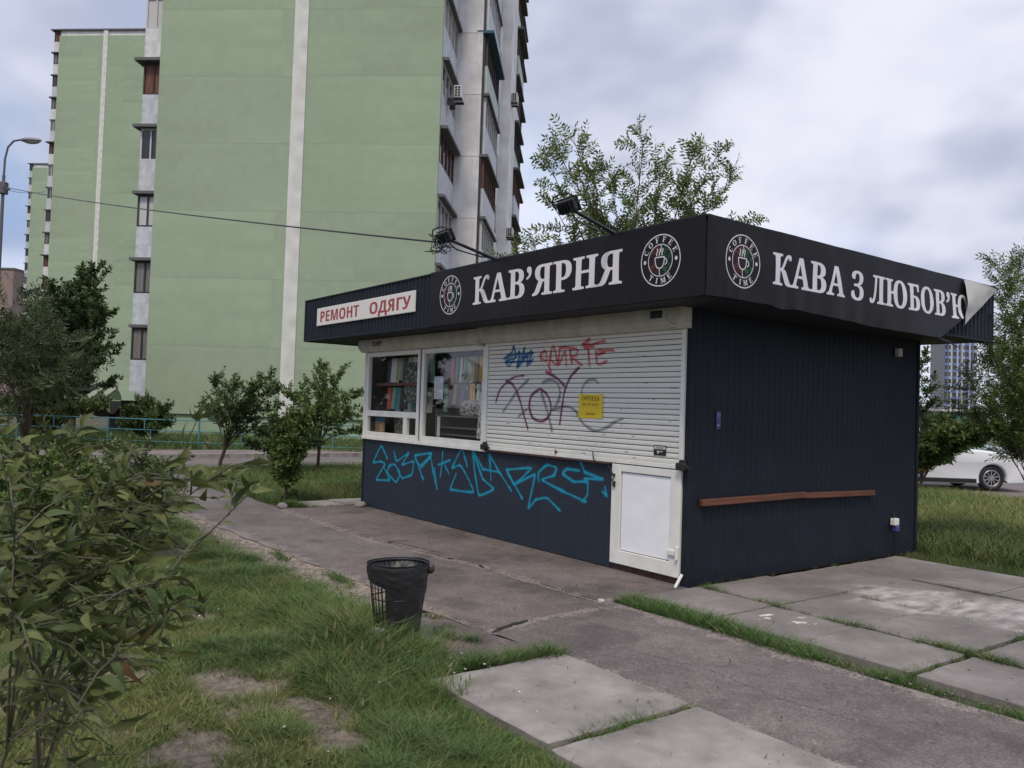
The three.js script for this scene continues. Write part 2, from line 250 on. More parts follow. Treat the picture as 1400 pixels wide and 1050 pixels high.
// concrete slabs
function slabGeo(x0, x1, z0, z1, seed, mat) {
  const e = 0.014, s = new THREE.Shape();
  const pts = [...ragged(x0, z0, x1, z0, e, 0.045, seed), ...ragged(x1, z0, x1, z1, e, 0.045, seed + 1), ...ragged(x1, z1, x0, z1, e, 0.045, seed + 2), ...ragged(x0, z1, x0, z0, e, 0.045, seed + 3)];
  s.setFromPoints(pts.map(([x, z]) => new THREE.Vector2(x, -z)));
  return metre(new THREE.ExtrudeGeometry(s, { depth: 0.09, bevelEnabled: true, bevelSize: 0.007, bevelThickness: 0.006, bevelSegments: 1 }).rotateX(-Math.PI / 2));
}
{
  const pav = new THREE.Group(); pav.name = 'concrete_pavement'; pav.userData.kind = 'structure'; scene.add(pav);
  const cols = [[0.09, 0.905], [0.925, 1.685], [1.72, 2.5], [2.57, 3.36], [3.4, 4.2]], rows = [[-0.085, 0.67], [-1.145, -0.135], [-2.375, -1.185], [-3.68, -2.43]];
  R = mulberry(41);
  cols.forEach(([a, b], i) => rows.forEach(([c, d], j) => {
    const z1 = d + (i > 2 && j === 0 ? 0.03 : 0), g = slabGeo(a, b, c, z1, i * 9.3 + j * 4.1 + 2);
    const uv = g.attributes.uv, p = g.attributes.position; for (let k = 0; k < uv.count; k++) uv.setXY(k, p.getX(k) / 4.3, (p.getZ(k) + 4) / 5);
    const cx = (a + b) / 2, cz = (c + z1) / 2; g.translate(-cx, 0, -cz);
    const m = part(pav, 'slab', g, M.stained); m.position.set(cx, -0.082 + rr(0, 0.016), cz); m.rotation.set(rr(-0.009, 0.009), rr(-0.008, 0.008), rr(-0.009, 0.009));
  }));
  [[1.04, 2.135, 2.405, 3.42], [2.215, 3.35, 2.41, 3.45], [3.42, 4.5, 2.42, 3.45], [-7.6, -6.86, -0.42, 0.2], [-7.52, -6.87, 0.24, 0.88], [-6.9, -6.45, 0.84, 1.02]].forEach(([a, b, c, d], i) => {
    const g = slabGeo(a, b, c, d, i * 7.7 + 60), cx = (a + b) / 2, cz = (c + d) / 2; g.translate(-cx, 0, -cz);
    const m = part(pav, 'slab', g, M.concrete); m.position.set(cx, -0.074 + (i === 5 ? -0.02 : rr(0, 0.008)), cz); m.rotation.set(rr(-0.006, 0.006), rr(-0.006, 0.006), rr(-0.006, 0.006));
  });
}
// road, kerbs and footway in front of the flats
sheet([[-18.1, 60], [-14.6, 60], ...ragged(-14.6, 6.2, -14.6, -14, 0.05, 0.3, 51), [-14.6, -60], [-18.1, -60]], -0.012, M.asphalt, 'road');
sheet([[-20.2, 60], [-18.3, 60], [-18.3, -60], [-20.2, -60]], 0.09, std({ map: asphaltTex, color: lin(1.25, 1.2, 1.15), roughness: 0.95 }), 'footway');
{ const k = new THREE.Group(); k.name = 'kerb'; k.userData.kind = 'structure'; scene.add(k); const g = metre(rb(-0.09, 0.09, -0.1, 0.11, -0.495, 0.495, 0.012)); for (let z = -24; z < 12; z++) { const m = part(k, 'kerb_stone', g, M.concrete); m.position.set(-18.2, rr(-0.006, 0.006), z); } }
// parking ground behind the kiosk
sheet([[40, -13.4], [-11.5, -13.4], [-11.5, -60], [40, -60]], -0.006, M.asphalt, 'parking_ground');
{ const k = new THREE.Group(); k.name = 'kerb'; k.userData.kind = 'structure'; scene.add(k); k.name = numbered('kerb'); const g = metre(rb(-0.495, 0.495, -0.1, 0.1, -0.08, 0.08, 0.012)); for (let x = -10; x < 12; x++) { const m = part(k, 'kerb_stone', g, M.concrete); m.position.set(x, -0.03 + rr(-0.006, 0.006), -13.3); } }
sheet([[20, -26.5], [-30, -26.5], [-30, -31], [20, -31]], 0.06, std({ map: asphaltTex, color: lin(1.7, 1.35, 1.25), roughness: 0.95 }), 'footway');

// ------------------------------------------------------------------ the kiosk
const kiosk = thing('kiosk', 'dark navy ribbed metal kiosk with white roller shutter and broad overhanging canopy', 'kiosk');
function ribbed(len, h, pitch, dep, horizontal = false) { // profiled sheet in the xy plane facing +z, from (0,0)
  const xs = []; let x = 0; while (x < len) { xs.push([x, 0], [x + pitch * 0.52, 0], [x + pitch * 0.62, dep], [x + pitch * 0.9, dep]); x += pitch; }
  const pr = xs.filter((q) => q[0] < len); pr.push([len, 0]);
  const pos = [], idx = [];
  pr.forEach(([a, z]) => { pos.push(a, 0, z, a, h, z); });
  for (let i = 0; i < pr.length - 1; i++) { const o = i * 2; idx.push(o, o + 2, o + 1, o + 1, o + 2, o + 3); }
  const g = new THREE.BufferGeometry(); g.setAttribute('position', new THREE.Float32BufferAttribute(pos, 3)); g.setIndex(idx); const n = g.toNonIndexed(); n.computeVertexNormals(); n.setAttribute('uv', new THREE.Float32BufferAttribute(new Float32Array(n.attributes.position.count * 2), 2)); return n;
}
{
  const K = kiosk, H = 2.67, L = 6.8, W = 4.32;
  // shell
  part(K, 'wall', metre(join([bb(-0.08, -0.013, 0.02, H, -W + 0.013, -0.013), bb(-L + 0.012, -L + 0.08, 0.02, H, -W + 0.013, -0.013), bb(-L + 0.08, -0.08, 0.02, H, -W + 0.013, -W + 0.08), bb(-L + 0.08, -1.02, 0.03, 1.12, -0.08, -0.013), bb(-3.4, -3.36, 0.02, H, -W + 0.08, -0.08), bb(-L + 0.08, -0.08, 2.5, H, -0.08, -0.013), bb(-3.36, -0.08, 1.13, 2.5, -0.08, -0.03)])), M.inner);
  part(K, 'floor', metre(bb(-L + 0.08, -0.08, 0.005, 0.06, -W + 0.08, -0.08)), M.brown);
  part(K, 'plinth', metre(join([bb(-1.03, -0.02, 0.0, 0.1, -0.06, -0.012), bb(-L + 0.01, -1.03, 0.0, 0.035, -0.05, -0.016), bb(-0.05, -0.016, 0.0, 0.03, -W, -0.02)])), M.brown);
  // right side: profiled sheets
  let z = -0.02; const shs = [1.06, 1.08, 1.08, 1.08];
  shs.forEach((w, i) => { const g = ribbed(w + 0.02, H - 0.012, 0.0985, 0.0045); g.rotateY(Math.PI / 2); const p = g.attributes.position; g.translate(0.0 - 0.008 + i % 2 * 0.0012, 0.016, z); z -= w; metre(g, 1.7, i * 0.37); part(K, 'wall_sheet', g, M.navy); });
  { const sg = []; for (let zz = -0.1; zz > -4.3; zz -= 0.394) for (const y of [0.12, 0.95, 1.75, 2.55]) sg.push(new THREE.CylinderGeometry(0.007, 0.009, 0.006, 8).rotateZ(-Math.PI / 2).translate(0.0012, y + 0.004 * ((zz * 37) % 1), zz)); const m = part(K, 'screws', join(sg), M.iron); m.userData.kind = 'stuff'; }
  part(K, 'corner_trim', metre(join([rb(-0.055, 0.006, 0.0, H, -0.004, 0.008, 0.003), rb(-0.004, 0.0075, 0.0, H, -0.055, 0.004, 0.003)])), M.navy);
  part(K, 'corner_trim', metre(join([rb(-0.004, 0.0075, 0.0, H, -W - 0.004, -W + 0.05, 0.003), rb(-0.06, 0.004, 0.0, H, -W - 0.008, -W, 0.003)])), M.navy);
  // front below the sill: sheets that carry the turquoise graffiti
  const teal = '-598,81 -620,100 -644,73 -618,76 -606,72 -632,47 -589,50 -607,66|-589,74 -597,61 -568,48 -558,63 -576,75 -592,70|-578,94 -569,80 -534,94 -552,76 -519,83 -522,64 -550,56 -565,67|-516,92 -468,98 -497,79 -510,84|-516,92 -489,59|-497,75 -471,92 -463,72 -451,50 -460,78|-439,103 -440,86 -444,67|-451,83 -419,92|-433,84 -421,73|-377,86 -392,109 -414,82 -396,87 -383,79 -361,55 -416,53 -403,75|-366,110 -340,85|-366,110 -361,87 -348,52 -316,63 -341,74 -363,105|-328,106 -322,73|-327,105 -305,85 -278,64|-342,86 -308,85|-291,89 -241,95 -273,73 -280,80|-289,87 -256,57|-273,73 -235,88|-226,80 -227,91 -212,101 -195,99 -199,90 -220,83 -184,74 -143,66|-233,88 -244,48 -230,59 -210,63 -186,51|-155,110 -146,98 -118,93 -147,91|-155,99 -177,99 -183,93 -164,86 -142,88 -141,74 -150,65|-114,85 -111,76 -118,80';
  function spray(g, str, X, Y, w, col, alpha = 1, smooth = true, seed = 5) {
    const q = mulberry(seed); g.lineCap = g.lineJoin = 'round';
    for (const st of str.split('|')) {
      const p = st.split(' ').map((s) => s.split(',').map(Number)).map(([a, b]) => [X(a / 100), Y(b / 100)]);
      const T = smooth === 2 ? 0.06 : 0.155, pts = []; let ph = q() * 9;
      for (let i = 0; i < p.length - 1; i++) {
        const a = p[Math.max(0, i - 1)], b = p[i], c = p[i + 1], d = p[Math.min(p.length - 1, i + 2)], B1 = [b[0] + (c[0] - a[0]) * T, b[1] + (c[1] - a[1]) * T], B2 = [c[0] - (d[0] - b[0]) * T, c[1] - (d[1] - b[1]) * T], n = Math.ceil(Math.hypot(c[0] - b[0], c[1] - b[1]) / (w * 0.16)) + 1;
        for (let k = 0; k < n; k++) { const t = k / n, s = 1 - t; pts.push([0, 1].map((e) => s * s * s * b[e] + 3 * s * s * t * B1[e] + 3 * s * t * t * B2[e] + t * t * t * c[e])); }
      }
      const rad = (i) => w * 0.5 * (0.55 + 0.95 * fbm(ph + i * 0.03, ph, 3)) * (0.75 + 0.25 * Math.min(1, i / 12, (pts.length - i) / 12));
      for (const [k, al] of [[2.3, 0.018], [1.45, 0.05], [1, 0.42]]) { g.fillStyle = `rgba(${col.join(',')},${al * alpha})`; pts.forEach((P, i) => { g.beginPath(); g.arc(P[0], P[1], rad(i) * k, 0, 6.3); g.fill(); }); }
      g.strokeStyle = `rgba(${col.join(',')},${0.6 * alpha})`; for (let k = 0; k < 2; k++) if (q() < 0.4) { const P = pts[Math.floor(q() * pts.length)], l = w * (0.8 + 2.2 * q()); g.lineWidth = w * 0.16; g.beginPath(); g.moveTo(P[0], P[1]); g.lineTo(P[0] + 0.5, P[1] + l); g.stroke(); }
      for (let i = 0; i < p.length - 1; i++) for (let k = 0; k < 16; k++) { const t = q(), a = (q() - 0.5) * 3 * w, b = (q() - 0.5) * 3 * w; g.fillStyle = `rgba(${col.join(',')},${0.35 * alpha * q()})`; g.fillRect(lerp(p[i][0], p[i + 1][0], t) + a, lerp(p[i][1], p[i + 1][1], t) + b, 1.4, 1.4); }
    }
  }
  function grime(g, w, h, n, seed, cols, sx = 1) { const q = mulberry(seed); for (let i = 0; i < n; i++) { g.fillStyle = cols[Math.floor(q() * cols.length)]; g.globalAlpha = 0.05 + 0.25 * q() * q(); const a = 1 + 7 * q() * q(); g.fillRect(q() * w, q() * h, a * sx * (0.5 + q()), a * (0.3 + 0.5 * q())); } g.globalAlpha = 1; }
  const low = canvasTex(2048, 410, (g, w, h) => {
    const X = (x) => (x + 6.82) / 5.84 * w, Y = (y) => h - y / 1.14 * h;
    g.fillStyle = 'rgb(40,48,60)'; g.fillRect(0, 0, w, h);
    const q = mulberry(3); for (let i = 0; i < 500; i++) { g.fillStyle = q() > 0.5 ? 'rgb(56,63,73)' : 'rgb(30,36,46)'; g.globalAlpha = 0.05 * q() + 0.01; g.beginPath(); g.ellipse(q() * w, q() * h, 10 + 70 * q(), 4 + 22 * q(), 0, 0, 7); g.fill(); } g.globalAlpha = 1;
    grime(g, w, h, 2600, 8, ['rgb(96,100,104)', 'rgb(120,112,100)', 'rgb(28,32,40)']);
    g.fillStyle = 'rgb(112,100,88)'; for (let i = 0; i < 900; i++) { const a = q(); g.globalAlpha = 0.24 * q(); g.fillRect(q() * w, h - 34 * a * a * q() - 2, 1 + 4 * q(), 1 + 3 * q()); } g.globalAlpha = 1; // mud splashed up from the ground
    spray(g, teal, X, Y, 9.5, [28, 140, 166], 1, 2, 11);
    g.strokeStyle = 'rgba(150,160,165,.5)'; g.lineWidth = 1.2; g.beginPath(); g.moveTo(X(-1.86), Y(0.62)); g.lineTo(X(-1.66), Y(0.61)); g.stroke();
  });
  const lowM = std({ map: low, roughness: 0.55, specularIntensity: 0.5, bumpMap: grain, bumpScale: 0.0005 });
  [[-6.81, -4.55], [-4.55, -2.262], [-2.258, -1.02]].forEach(([a, b], i) => {
    const g = ribbed(b - a, 1.1, 0.09, 0.004).translate(a, 0.025 + 0.004 * (i === 2), -0.004 + (i % 2) * 0.0015), p = g.attributes.position, uv = g.attributes.uv;
    for (let k = 0; k < p.count; k++) uv.setXY(k, (p.getX(k) + 6.82) / 5.84, p.getY(k) / 1.14);
    part(K, 'wall_sheet', g, lowM, 'front wall sheet under the sill with turquoise graffiti');
  });
  part(K, 'corner_trim', metre(rb(-L - 0.012, -L + 0.045, 0.02, 1.12, -0.03, 0.007, 0.003)), M.navy);
  // sill and window frames
  part(K, 'sill', metre(rb(-L - 0.02, -3.33, 1.085, 1.135, -0.05, 0.035, 0.006)), M.white);
  part(K, 'post', metre(rb(-L - 0.02, -L + 0.035, 1.135, 2.5, -0.05, 0.02, 0.005)), M.white);
  part(K, 'post', metre(rb(-3.385, -3.335, 1.12, 2.49, -0.03, 0.034, 0.005)), M.white, 'white guide rail left of the roller shutter');
  part(K, 'post', metre(rb(-0.095, -0.045, 1.12, 2.5, -0.03, 0.034, 0.005)), M.white, 'white guide rail right of the roller shutter');
  function windowPart(x0, x1, y0, y1, bars, frameW) {
    const gs = [rb(x0, x0 + frameW, y0, y1, -0.05, 0.012, 0.006), rb(x1 - frameW, x1, y0, y1, -0.05, 0.012, 0.006), rb(x0 + frameW, x1 - frameW, y0, y0 + frameW, -0.05, 0.010, 0.006), rb(x0 + frameW, x1 - frameW, y1 - frameW, y1, -0.05, 0.010, 0.006)];
    const w = part(K, 'window', metre(join(gs)), M.white);
    for (const b of bars) part(w, 'glazing_bar', metre(rb(...b, -0.048, 0.008, 0.006)), M.white);
    return w;
  }
  const w1 = windowPart(-6.762, -5.075, 1.137, 2.47, [[-6.69, -5.147, 1.455, 1.545], [-5.53, -5.42, 1.209, 1.455]], 0.072);
  for (const q of [[-6.69, -5.147, 1.545, 2.4], [-6.69, -5.53, 1.209, 1.455], [-5.42, -5.147, 1.209, 1.455]]) part(w1, 'pane', bb(...q, -0.026, -0.022), M.glass);
  const w2 = windowPart(-5.03, -3.40, 1.137, 2.47, [], 0.075);
  part(w2, 'pane', bb(-4.955, -3.475, 1.21, 2.397, -0.026, -0.022), M.glass);
  part(K, 'gasket', bb(-5.078, -5.028, 1.137, 2.47, -0.05, -0.004), M.gasket); part(K, 'gasket', bb(-3.402, -3.384, 1.137, 2.47, -0.05, -0.004), M.gasket);
  // roller shutter boxes
  const boxProfile = (x0, x1, y0, y1, zd) => { const s = new THREE.Shape(); s.moveTo(0, y1); s.lineTo(zd, y1); s.lineTo(zd, y0 + 0.07); s.lineTo(zd * 0.55, y0); s.lineTo(0, y0); const g = new THREE.ExtrudeGeometry(s, { depth: x1 - x0, bevelEnabled: true, bevelSize: 0.004, bevelThickness: 0.004, bevelSegments: 1 }); return g.rotateY(-Math.PI / 2).scale(1, 1, 1).translate(x1, 0, 0); };
  { const b = part(K, 'shutter_box', metre(boxProfile(-6.86, -3.447, 2.475, 2.655, 0.13), 1.4), M.box, 'rolled up shutter box above the windows');
    b.geometry.computeBoundingBox();
    part(b, 'tag_mark', bb(-6.45, -5.85, 2.535, 2.645, 0.1355, 0.1365), std({ map: canvasTex(256, 64, (g, w, h) => { g.fillStyle = 'rgb(188,184,170)'; g.fillRect(0, 0, w, h); g.strokeStyle = 'rgb(30,30,30)'; g.lineWidth = 4; g.font = 'bold italic 56px sans-serif'; g.fillStyle = 'rgb(28,27,27)'; g.fillText('YOBY', 22, 54); g.strokeText('YOBY', 24, 55); }), roughness: 0.5 }));
    const c = part(K, 'shutter_box', metre(boxProfile(-3.435, 0.0, 2.475, 2.665, 0.14), 1.4, 0.4), M.box, 'shutter box above the closed shutter');
    part(c, 'vent', join([bb(-0.41, -0.25, 2.575, 2.65, 0.138, 0.147)]), M.black);
    part(c, 'cable', join([tube([V(-0.19, 2.64, 0.15), V(-0.2, 2.56, 0.152), V(-0.15, 2.5, 0.13), V(-0.07, 2.48, 0.09), V(-0.04, 2.53, 0.07)], 0.006, 0.006, 5)]), M.white);
    part(c, 'strap', rb(-3.475, -3.435, 2.44, 2.66, 0.0, 0.137, 0.006), M.box);
  }
  // roller shutter
  const sh = new THREE.Group(); sh.name = 'roller_shutter'; K.add(sh); sh.userData.label = 'closed white roller shutter covered in graffiti';
  const pur = '-315,172 -307,187 -296,195 -279,203 -258,205|-295,199 -280,194 -266,177 -256,157 -247,140|-227,189 -242,181 -246,168 -239,155 -222,151 -208,158 -206,171 -214,183 -227,189|-217,209 -196,201 -182,192|-158,213 -172,203 -181,189 -185,173 -189,148';
  const gry = '-249,200 -270,187 -285,173 -299,160|-223,196 -210,199 -196,196 -190,185 -194,173 -206,163|-224,185 -211,161 -202,140|-203,165 -178,169 -162,164 -149,151 -131,144 -114,147 -100,154 -88,158|-127,195 -133,199 -146,197 -153,187 -152,173|-250,165 -267,155';
  const red = '-226,222 -228,229 -219,233 -217,222 -225,225|-211,218 -209,230 -204,238 -197,217 -212,225|-193,237 -194,217 -184,231 -181,215|-193,236 -176,236|-176,235 -171,217|-176,235 -163,233 -165,226 -174,226 -154,215|-155,237 -143,244 -150,234 -140,237 -155,239|-145,233 -142,214|-152,235 -135,235|-132,231 -129,216 -114,219|-130,226 -117,229|-140,237 -118,241|-129,231 -104,230|-214,218 -208,209 -215,208';
  const blu = '-301,226 -285,233 -281,241 -277,227 -294,224 -289,217 -269,234 -273,215 -259,238 -262,223 -245,234 -250,219 -241,225|-295,230 -241,231|-298,222 -244,222|-271,215 -254,230 -253,216';
  const shT = canvasTex(2048, 852, (g, w, h) => {
    const X = (x) => (x + 3.34) / 3.25 * w, Y = (y) => h - (y - 1.13) / 1.36 * h, q = mulberry(17);
    g.fillStyle = 'rgb(218,217,209)'; g.fillRect(0, 0, w, h);
    for (let i = 0; i < 500; i++) { g.fillStyle = q() > 0.5 ? 'rgb(226,226,220)' : 'rgb(178,174,160)'; g.globalAlpha = 0.10 * q(); g.beginPath(); g.ellipse(q() * w, q() * h, 20 + 120 * q(), 3 + 10 * q(), 0, 0, 7); g.fill(); } g.globalAlpha = 1;
    grime(g, w, h, 4200, 21, ['rgb(90,86,78)', 'rgb(130,120,104)', 'rgb(236,236,232)'], 3);
    for (let i = 0; i < 46; i++) { const x = q() * w, row = Math.floor(q() * 25), y = (row + 0.93) / 25 * h; g.fillStyle = 'rgb(46,44,42)'; g.globalAlpha = 0.35 + 0.5 * q(); g.beginPath(); g.ellipse(x, y, 6 + 34 * q() * q(), 1.2 + 2.2 * q(), 0, 0, 7); g.fill(); } g.globalAlpha = 1;
    spray(g, gry, X, Y, 17, [118, 122, 118], 0.62, true, 3);
    spray(g, pur, X, Y, 15, [96, 44, 92], 0.95, true, 4);
    spray(g, red, X, Y, 13, [190, 70, 70], 0.7, true, 6);
    spray(g, red.split('|').reverse().map((s) => s.split(' ').map((c) => { const [a, b] = c.split(','); return (+a + 2) + ',' + (+b - 1.6); }).join(' ')).join('|'), X, Y, 5, [196, 92, 88], 0.5, true, 16);
    spray(g, blu, X, Y, 14, [18, 92, 142], 0.95, true, 7);
  });
  const shM = std({ map: shT, roughness: 0.45 });
  const N = 25, sy0 = 1.165, syh = (2.485 - 1.165) / N;
  R = mulberry(77);
  for (let i = 0; i < N; i++) {
    const y = sy0 + i * syh, hh = syh - 0.007, s = new THREE.Shape();
    s.moveTo(-0.004, 0); s.lineTo(0.004, 0); s.lineTo(0.0072, hh * 0.16); s.lineTo(0.0085, hh * 0.5); s.lineTo(0.0072, hh * 0.84); s.lineTo(0.003, hh); s.lineTo(-0.004, hh);
    const g = plain(new THREE.ExtrudeGeometry(s, { depth: 3.232, bevelEnabled: false }).rotateY(-Math.PI / 2)).translate(-0.097, 0, 0), p = g.attributes.position, uv = g.attributes.uv;
    for (let k = 0; k < p.count; k++) uv.setXY(k, (p.getX(k) + 3.34) / 3.25, (p.getY(k) + y - 1.13) / 1.36);
    const m = part(sh, 'slat', g, shM); m.position.set(0, y + rr(-0.001, 0.001), 0.012 + rr(-0.001, 0.001)); m.rotation.x = rr(-0.02, 0.02); m.rotation.z = rr(-0.0004, 0.0004);
  }
  part(K, 'shutter_backing', bb(-3.33, -0.1, 1.14, 2.49, -0.02, -0.002), M.gasket);
  part(sh, 'bottom_rail', metre(rb(-3.33, -0.1, 1.118, 1.163, 0.004, 0.034, 0.006)), M.white);
  part(K, 'ledge', metre(rb(-3.34, -1.03, 1.098, 1.116, -0.004, 0.045, 0.003)), M.brown, 'thin brown ledge under the shutter');
  for (const [x, l] of [[-3.315, 'black lock box at the left foot of the shutter'], [-0.03, 'black lock box above the door corner']]) part(K, 'lock_box', join([rb(x - 0.06, x + 0.05, 1.115, 1.185, 0.03, 0.085, 0.012, 2), rb(x - 0.03, x + 0.03, 1.15, 1.215, 0.03, 0.07, 0.01, 2), rod(V(x + 0.05, 1.15, 0.055), V(x + 0.09, 1.145, 0.05), 0.012)]), M.black, l);
  part(sh, 'bolt', join([rb(-1.93, -1.905, 1.16, 1.185, 0.03, 0.05, 0.004), rod(V(-1.917, 1.155, 0.045), V(-1.917, 1.205, 0.05), 0.005)]), M.black);
  part(sh, 'bolt', join([rod(V(-1.28, 1.15, 0.045), V(-1.29, 1.215, 0.05), 0.006), rod(V(-1.29, 1.15, 0.045), V(-1.25, 1.12, 0.05), 0.005)]), M.black);
  // low white door
  const dG = join([rb(-1.008, -0.875, 0.085, 1.11, -0.02, 0.03, 0.006), rb(-0.19, -0.062, 0.085, 1.11, -0.02, 0.03, 0.006), rb(-0.875, -0.19, 1.035, 1.11, -0.02, 0.028, 0.006), rb(-0.875, -0.19, 0.085, 0.225, -0.02, 0.028, 0.006)]);
  const dr = part(K, 'door', metre(dG), M.white, 'low white plastic door under the shutter');
  part(dr, 'door_panel', metre(rb(-0.867, -0.198, 0.233, 1.027, -0.014, 0.012, 0.002)), M.panel);
  part(dr, 'gasket', join([bb(-0.876, -0.189, 0.224, 1.036, -0.018, 0.006)]), M.gasket);
  part(dr, 'hinge', metre(join([rb(-0.2, -0.09, 0.29, 0.345, 0.03, 0.05, 0.008, 2), rod(V(-0.078, 0.26, 0.045), V(-0.078, 0.38, 0.045), 0.017)])), M.white);
  part(dr, 'hasp', join([rb(-1.02, -0.95, 0.985, 1.005, 0.03, 0.04, 0.003), rod(V(-0.95, 1.0, 0.045), V(-0.985, 0.93, 0.045), 0.006), rb(-0.975, -0.945, 0.87, 0.93, 0.03, 0.052, 0.004), rod(V(-1.08, 1.11, 0.03), V(-0.98, 1.0, 0.04), 0.006)]), M.iron);
  part(K, 'drain_pipe', rod(V(-0.02, 0.13, 0.025), V(-0.035, 0.012, 0.1), 0.016), M.white, 'short white pipe end at the corner of the kiosk');
  // right wall fittings
  const r1 = part(K, 'wooden_rail', join([rb(0.012, 0.06, -0.03, 0.034, -0.84, 0.84, 0.006)]), M.wood, 'brown wooden plank rail across the side wall');
  { const p = r1.geometry.attributes.position, uv = r1.geometry.attributes.uv; for (let k = 0; k < p.count; k++) uv.setXY(k, p.getZ(k) / 1.7 + 0.5, (p.getY(k) + p.getX(k)) * 4); }
  r1.position.set(0.0, 0.812, -1.0); r1.rotation.x = 0.012;
  const r2 = part(K, 'wooden_rail', r1.geometry.clone().scale(0.96, 0.94, 0.83), M.wood); r2.position.set(0, 0.803, -2.53); r2.rotation.x = -0.013;
  part(K, 'junction_box', rb(0.006, 0.06, 2.44, 2.54, -3.79, -3.70, 0.006), M.box, 'small grey junction box high on the side wall');
  part(K, 'socket', metre(join([rb(0.004, 0.07, 0.385, 0.47, -3.77, -3.67, 0.01, 2)])), M.white, 'white socket box low on the side wall');
  part(K, 'socket_plug', rb(0.02, 0.085, 0.31, 0.384, -3.755, -3.69, 0.014, 2), std({ color: lin(0.05, 0.06, 0.22), roughness: 0.5 })); part(K, 'cable', rod(V(0.03, 0.47, -3.72), V(0.012, 0.54, -3.73), 0.01), M.black);
  part(K, 'price_card', rb(0.004, 0.008, 1.512, 1.684, -0.45, -0.385, 0.0015), std({ map: canvasTex(64, 160, (g, w, h) => { g.fillStyle = 'rgb(72,58,106)'; g.fillRect(0, 0, w, h); g.fillStyle = 'rgb(98,84,132)'; g.fillRect(8, 10, 48, 40); g.fillStyle = 'rgb(190,186,200)'; g.fillRect(16, 120, 32, 6); }), roughness: 0.4 }), 'small purple card on the side wall');
  // canopy
  const X0 = -7.96, X1 = 0.645, Z0 = -4.85, Z1 = 0.584, Y0 = 2.67, Y1 = 3.345;
  const cn = part(K, 'canopy', metre(join([bb(X0 + 0.03, X1 - 0.03, Y0, Y0 + 0.05, Z0 + 0.03, Z1 - 0.03)])), M.soffit, 'broad flat canopy with deep ribbed fascia');
  part(cn, 'roof', metre(bb(X0 + 0.04, X1 - 0.04, Y1 - 0.12, Y1 - 0.06, Z0 + 0.04, Z1 - 0.04)), M.roofing);
  part(cn, 'fascia_core', metre(join([bb(X0, X1, Y0 + 0.004, Y1 - 0.004, Z1 - 0.03, Z1), bb(X0, X1, Y0 + 0.004, Y1 - 0.004, Z0, Z0 + 0.03), bb(X0, X0 + 0.03, Y0 + 0.004, Y1 - 0.004, Z0 + 0.03, Z1 - 0.03), bb(X1 - 0.03, X1, Y0 + 0.004, Y1 - 0.004, Z0 + 0.03, Z1 - 0.03)])), M.soffit);
  const fh = Y1 - Y0;
  for (let i = 0; i < 8; i++) { const a = X0 + i * (X1 - X0) / 8, g = ribbed((X1 - X0) / 8, fh, 0.1, 0.012).translate(a, Y0, Z1 + 0.002); metre(g, 1.7, i * 0.3); part(cn, 'fascia_sheet', g, M.navy); }
  for (let i = 0; i < 5; i++) { const g = ribbed((Z1 - Z0) / 5, fh, 0.1, 0.012).rotateY(Math.PI / 2).translate(X1 + 0.002, Y0, Z1 - i * (Z1 - Z0) / 5); metre(g, 1.7, i * 0.3); part(cn, 'fascia_sheet', g, M.navy); }
  for (let i = 0; i < 5; i++) { const g = ribbed((Z1 - Z0) / 5, fh, 0.1, 0.012).rotateY(-Math.PI / 2).translate(X0 - 0.002, Y0, Z0 + i * (Z1 - Z0) / 5); metre(g, 1.7, i * 0.3); part(cn, 'fascia_sheet', g, M.navy); }
  part(cn, 'edge_trim', metre(join([rb(X0 - 0.02, X1 + 0.018, Y1 - 0.01, Y1 + 0.012, Z1 - 0.03, Z1 + 0.022, 0.004), rb(X1 - 0.03, X1 + 0.019, Y1 - 0.011, Y1 + 0.011, Z0 - 0.02, Z1 - 0.031, 0.004), rb(X0 - 0.021, X0 + 0.03, Y1 - 0.011, Y1 + 0.011, Z0 - 0.02, Z1 - 0.031, 0.004), rb(X0 - 0.02, X1 + 0.018, Y0 - 0.012, Y0 + 0.012, Z1 - 0.02, Z1 + 0.02, 0.004), rb(X1 - 0.02, X1 + 0.018, Y0 - 0.013, Y0 + 0.011, Z0 - 0.02, Z1 - 0.021, 0.004), rb(X0 - 0.02, X0 + 0.02, Y0 - 0.013, Y0 + 0.011, Z0 - 0.02, Z1 - 0.021, 0.004), rb(X0 - 0.019, X0 + 0.03, Y0 + 0.013, Y1 - 0.012, Z1 - 0.03, Z1 + 0.019, 0.004)])), M.navy);
}
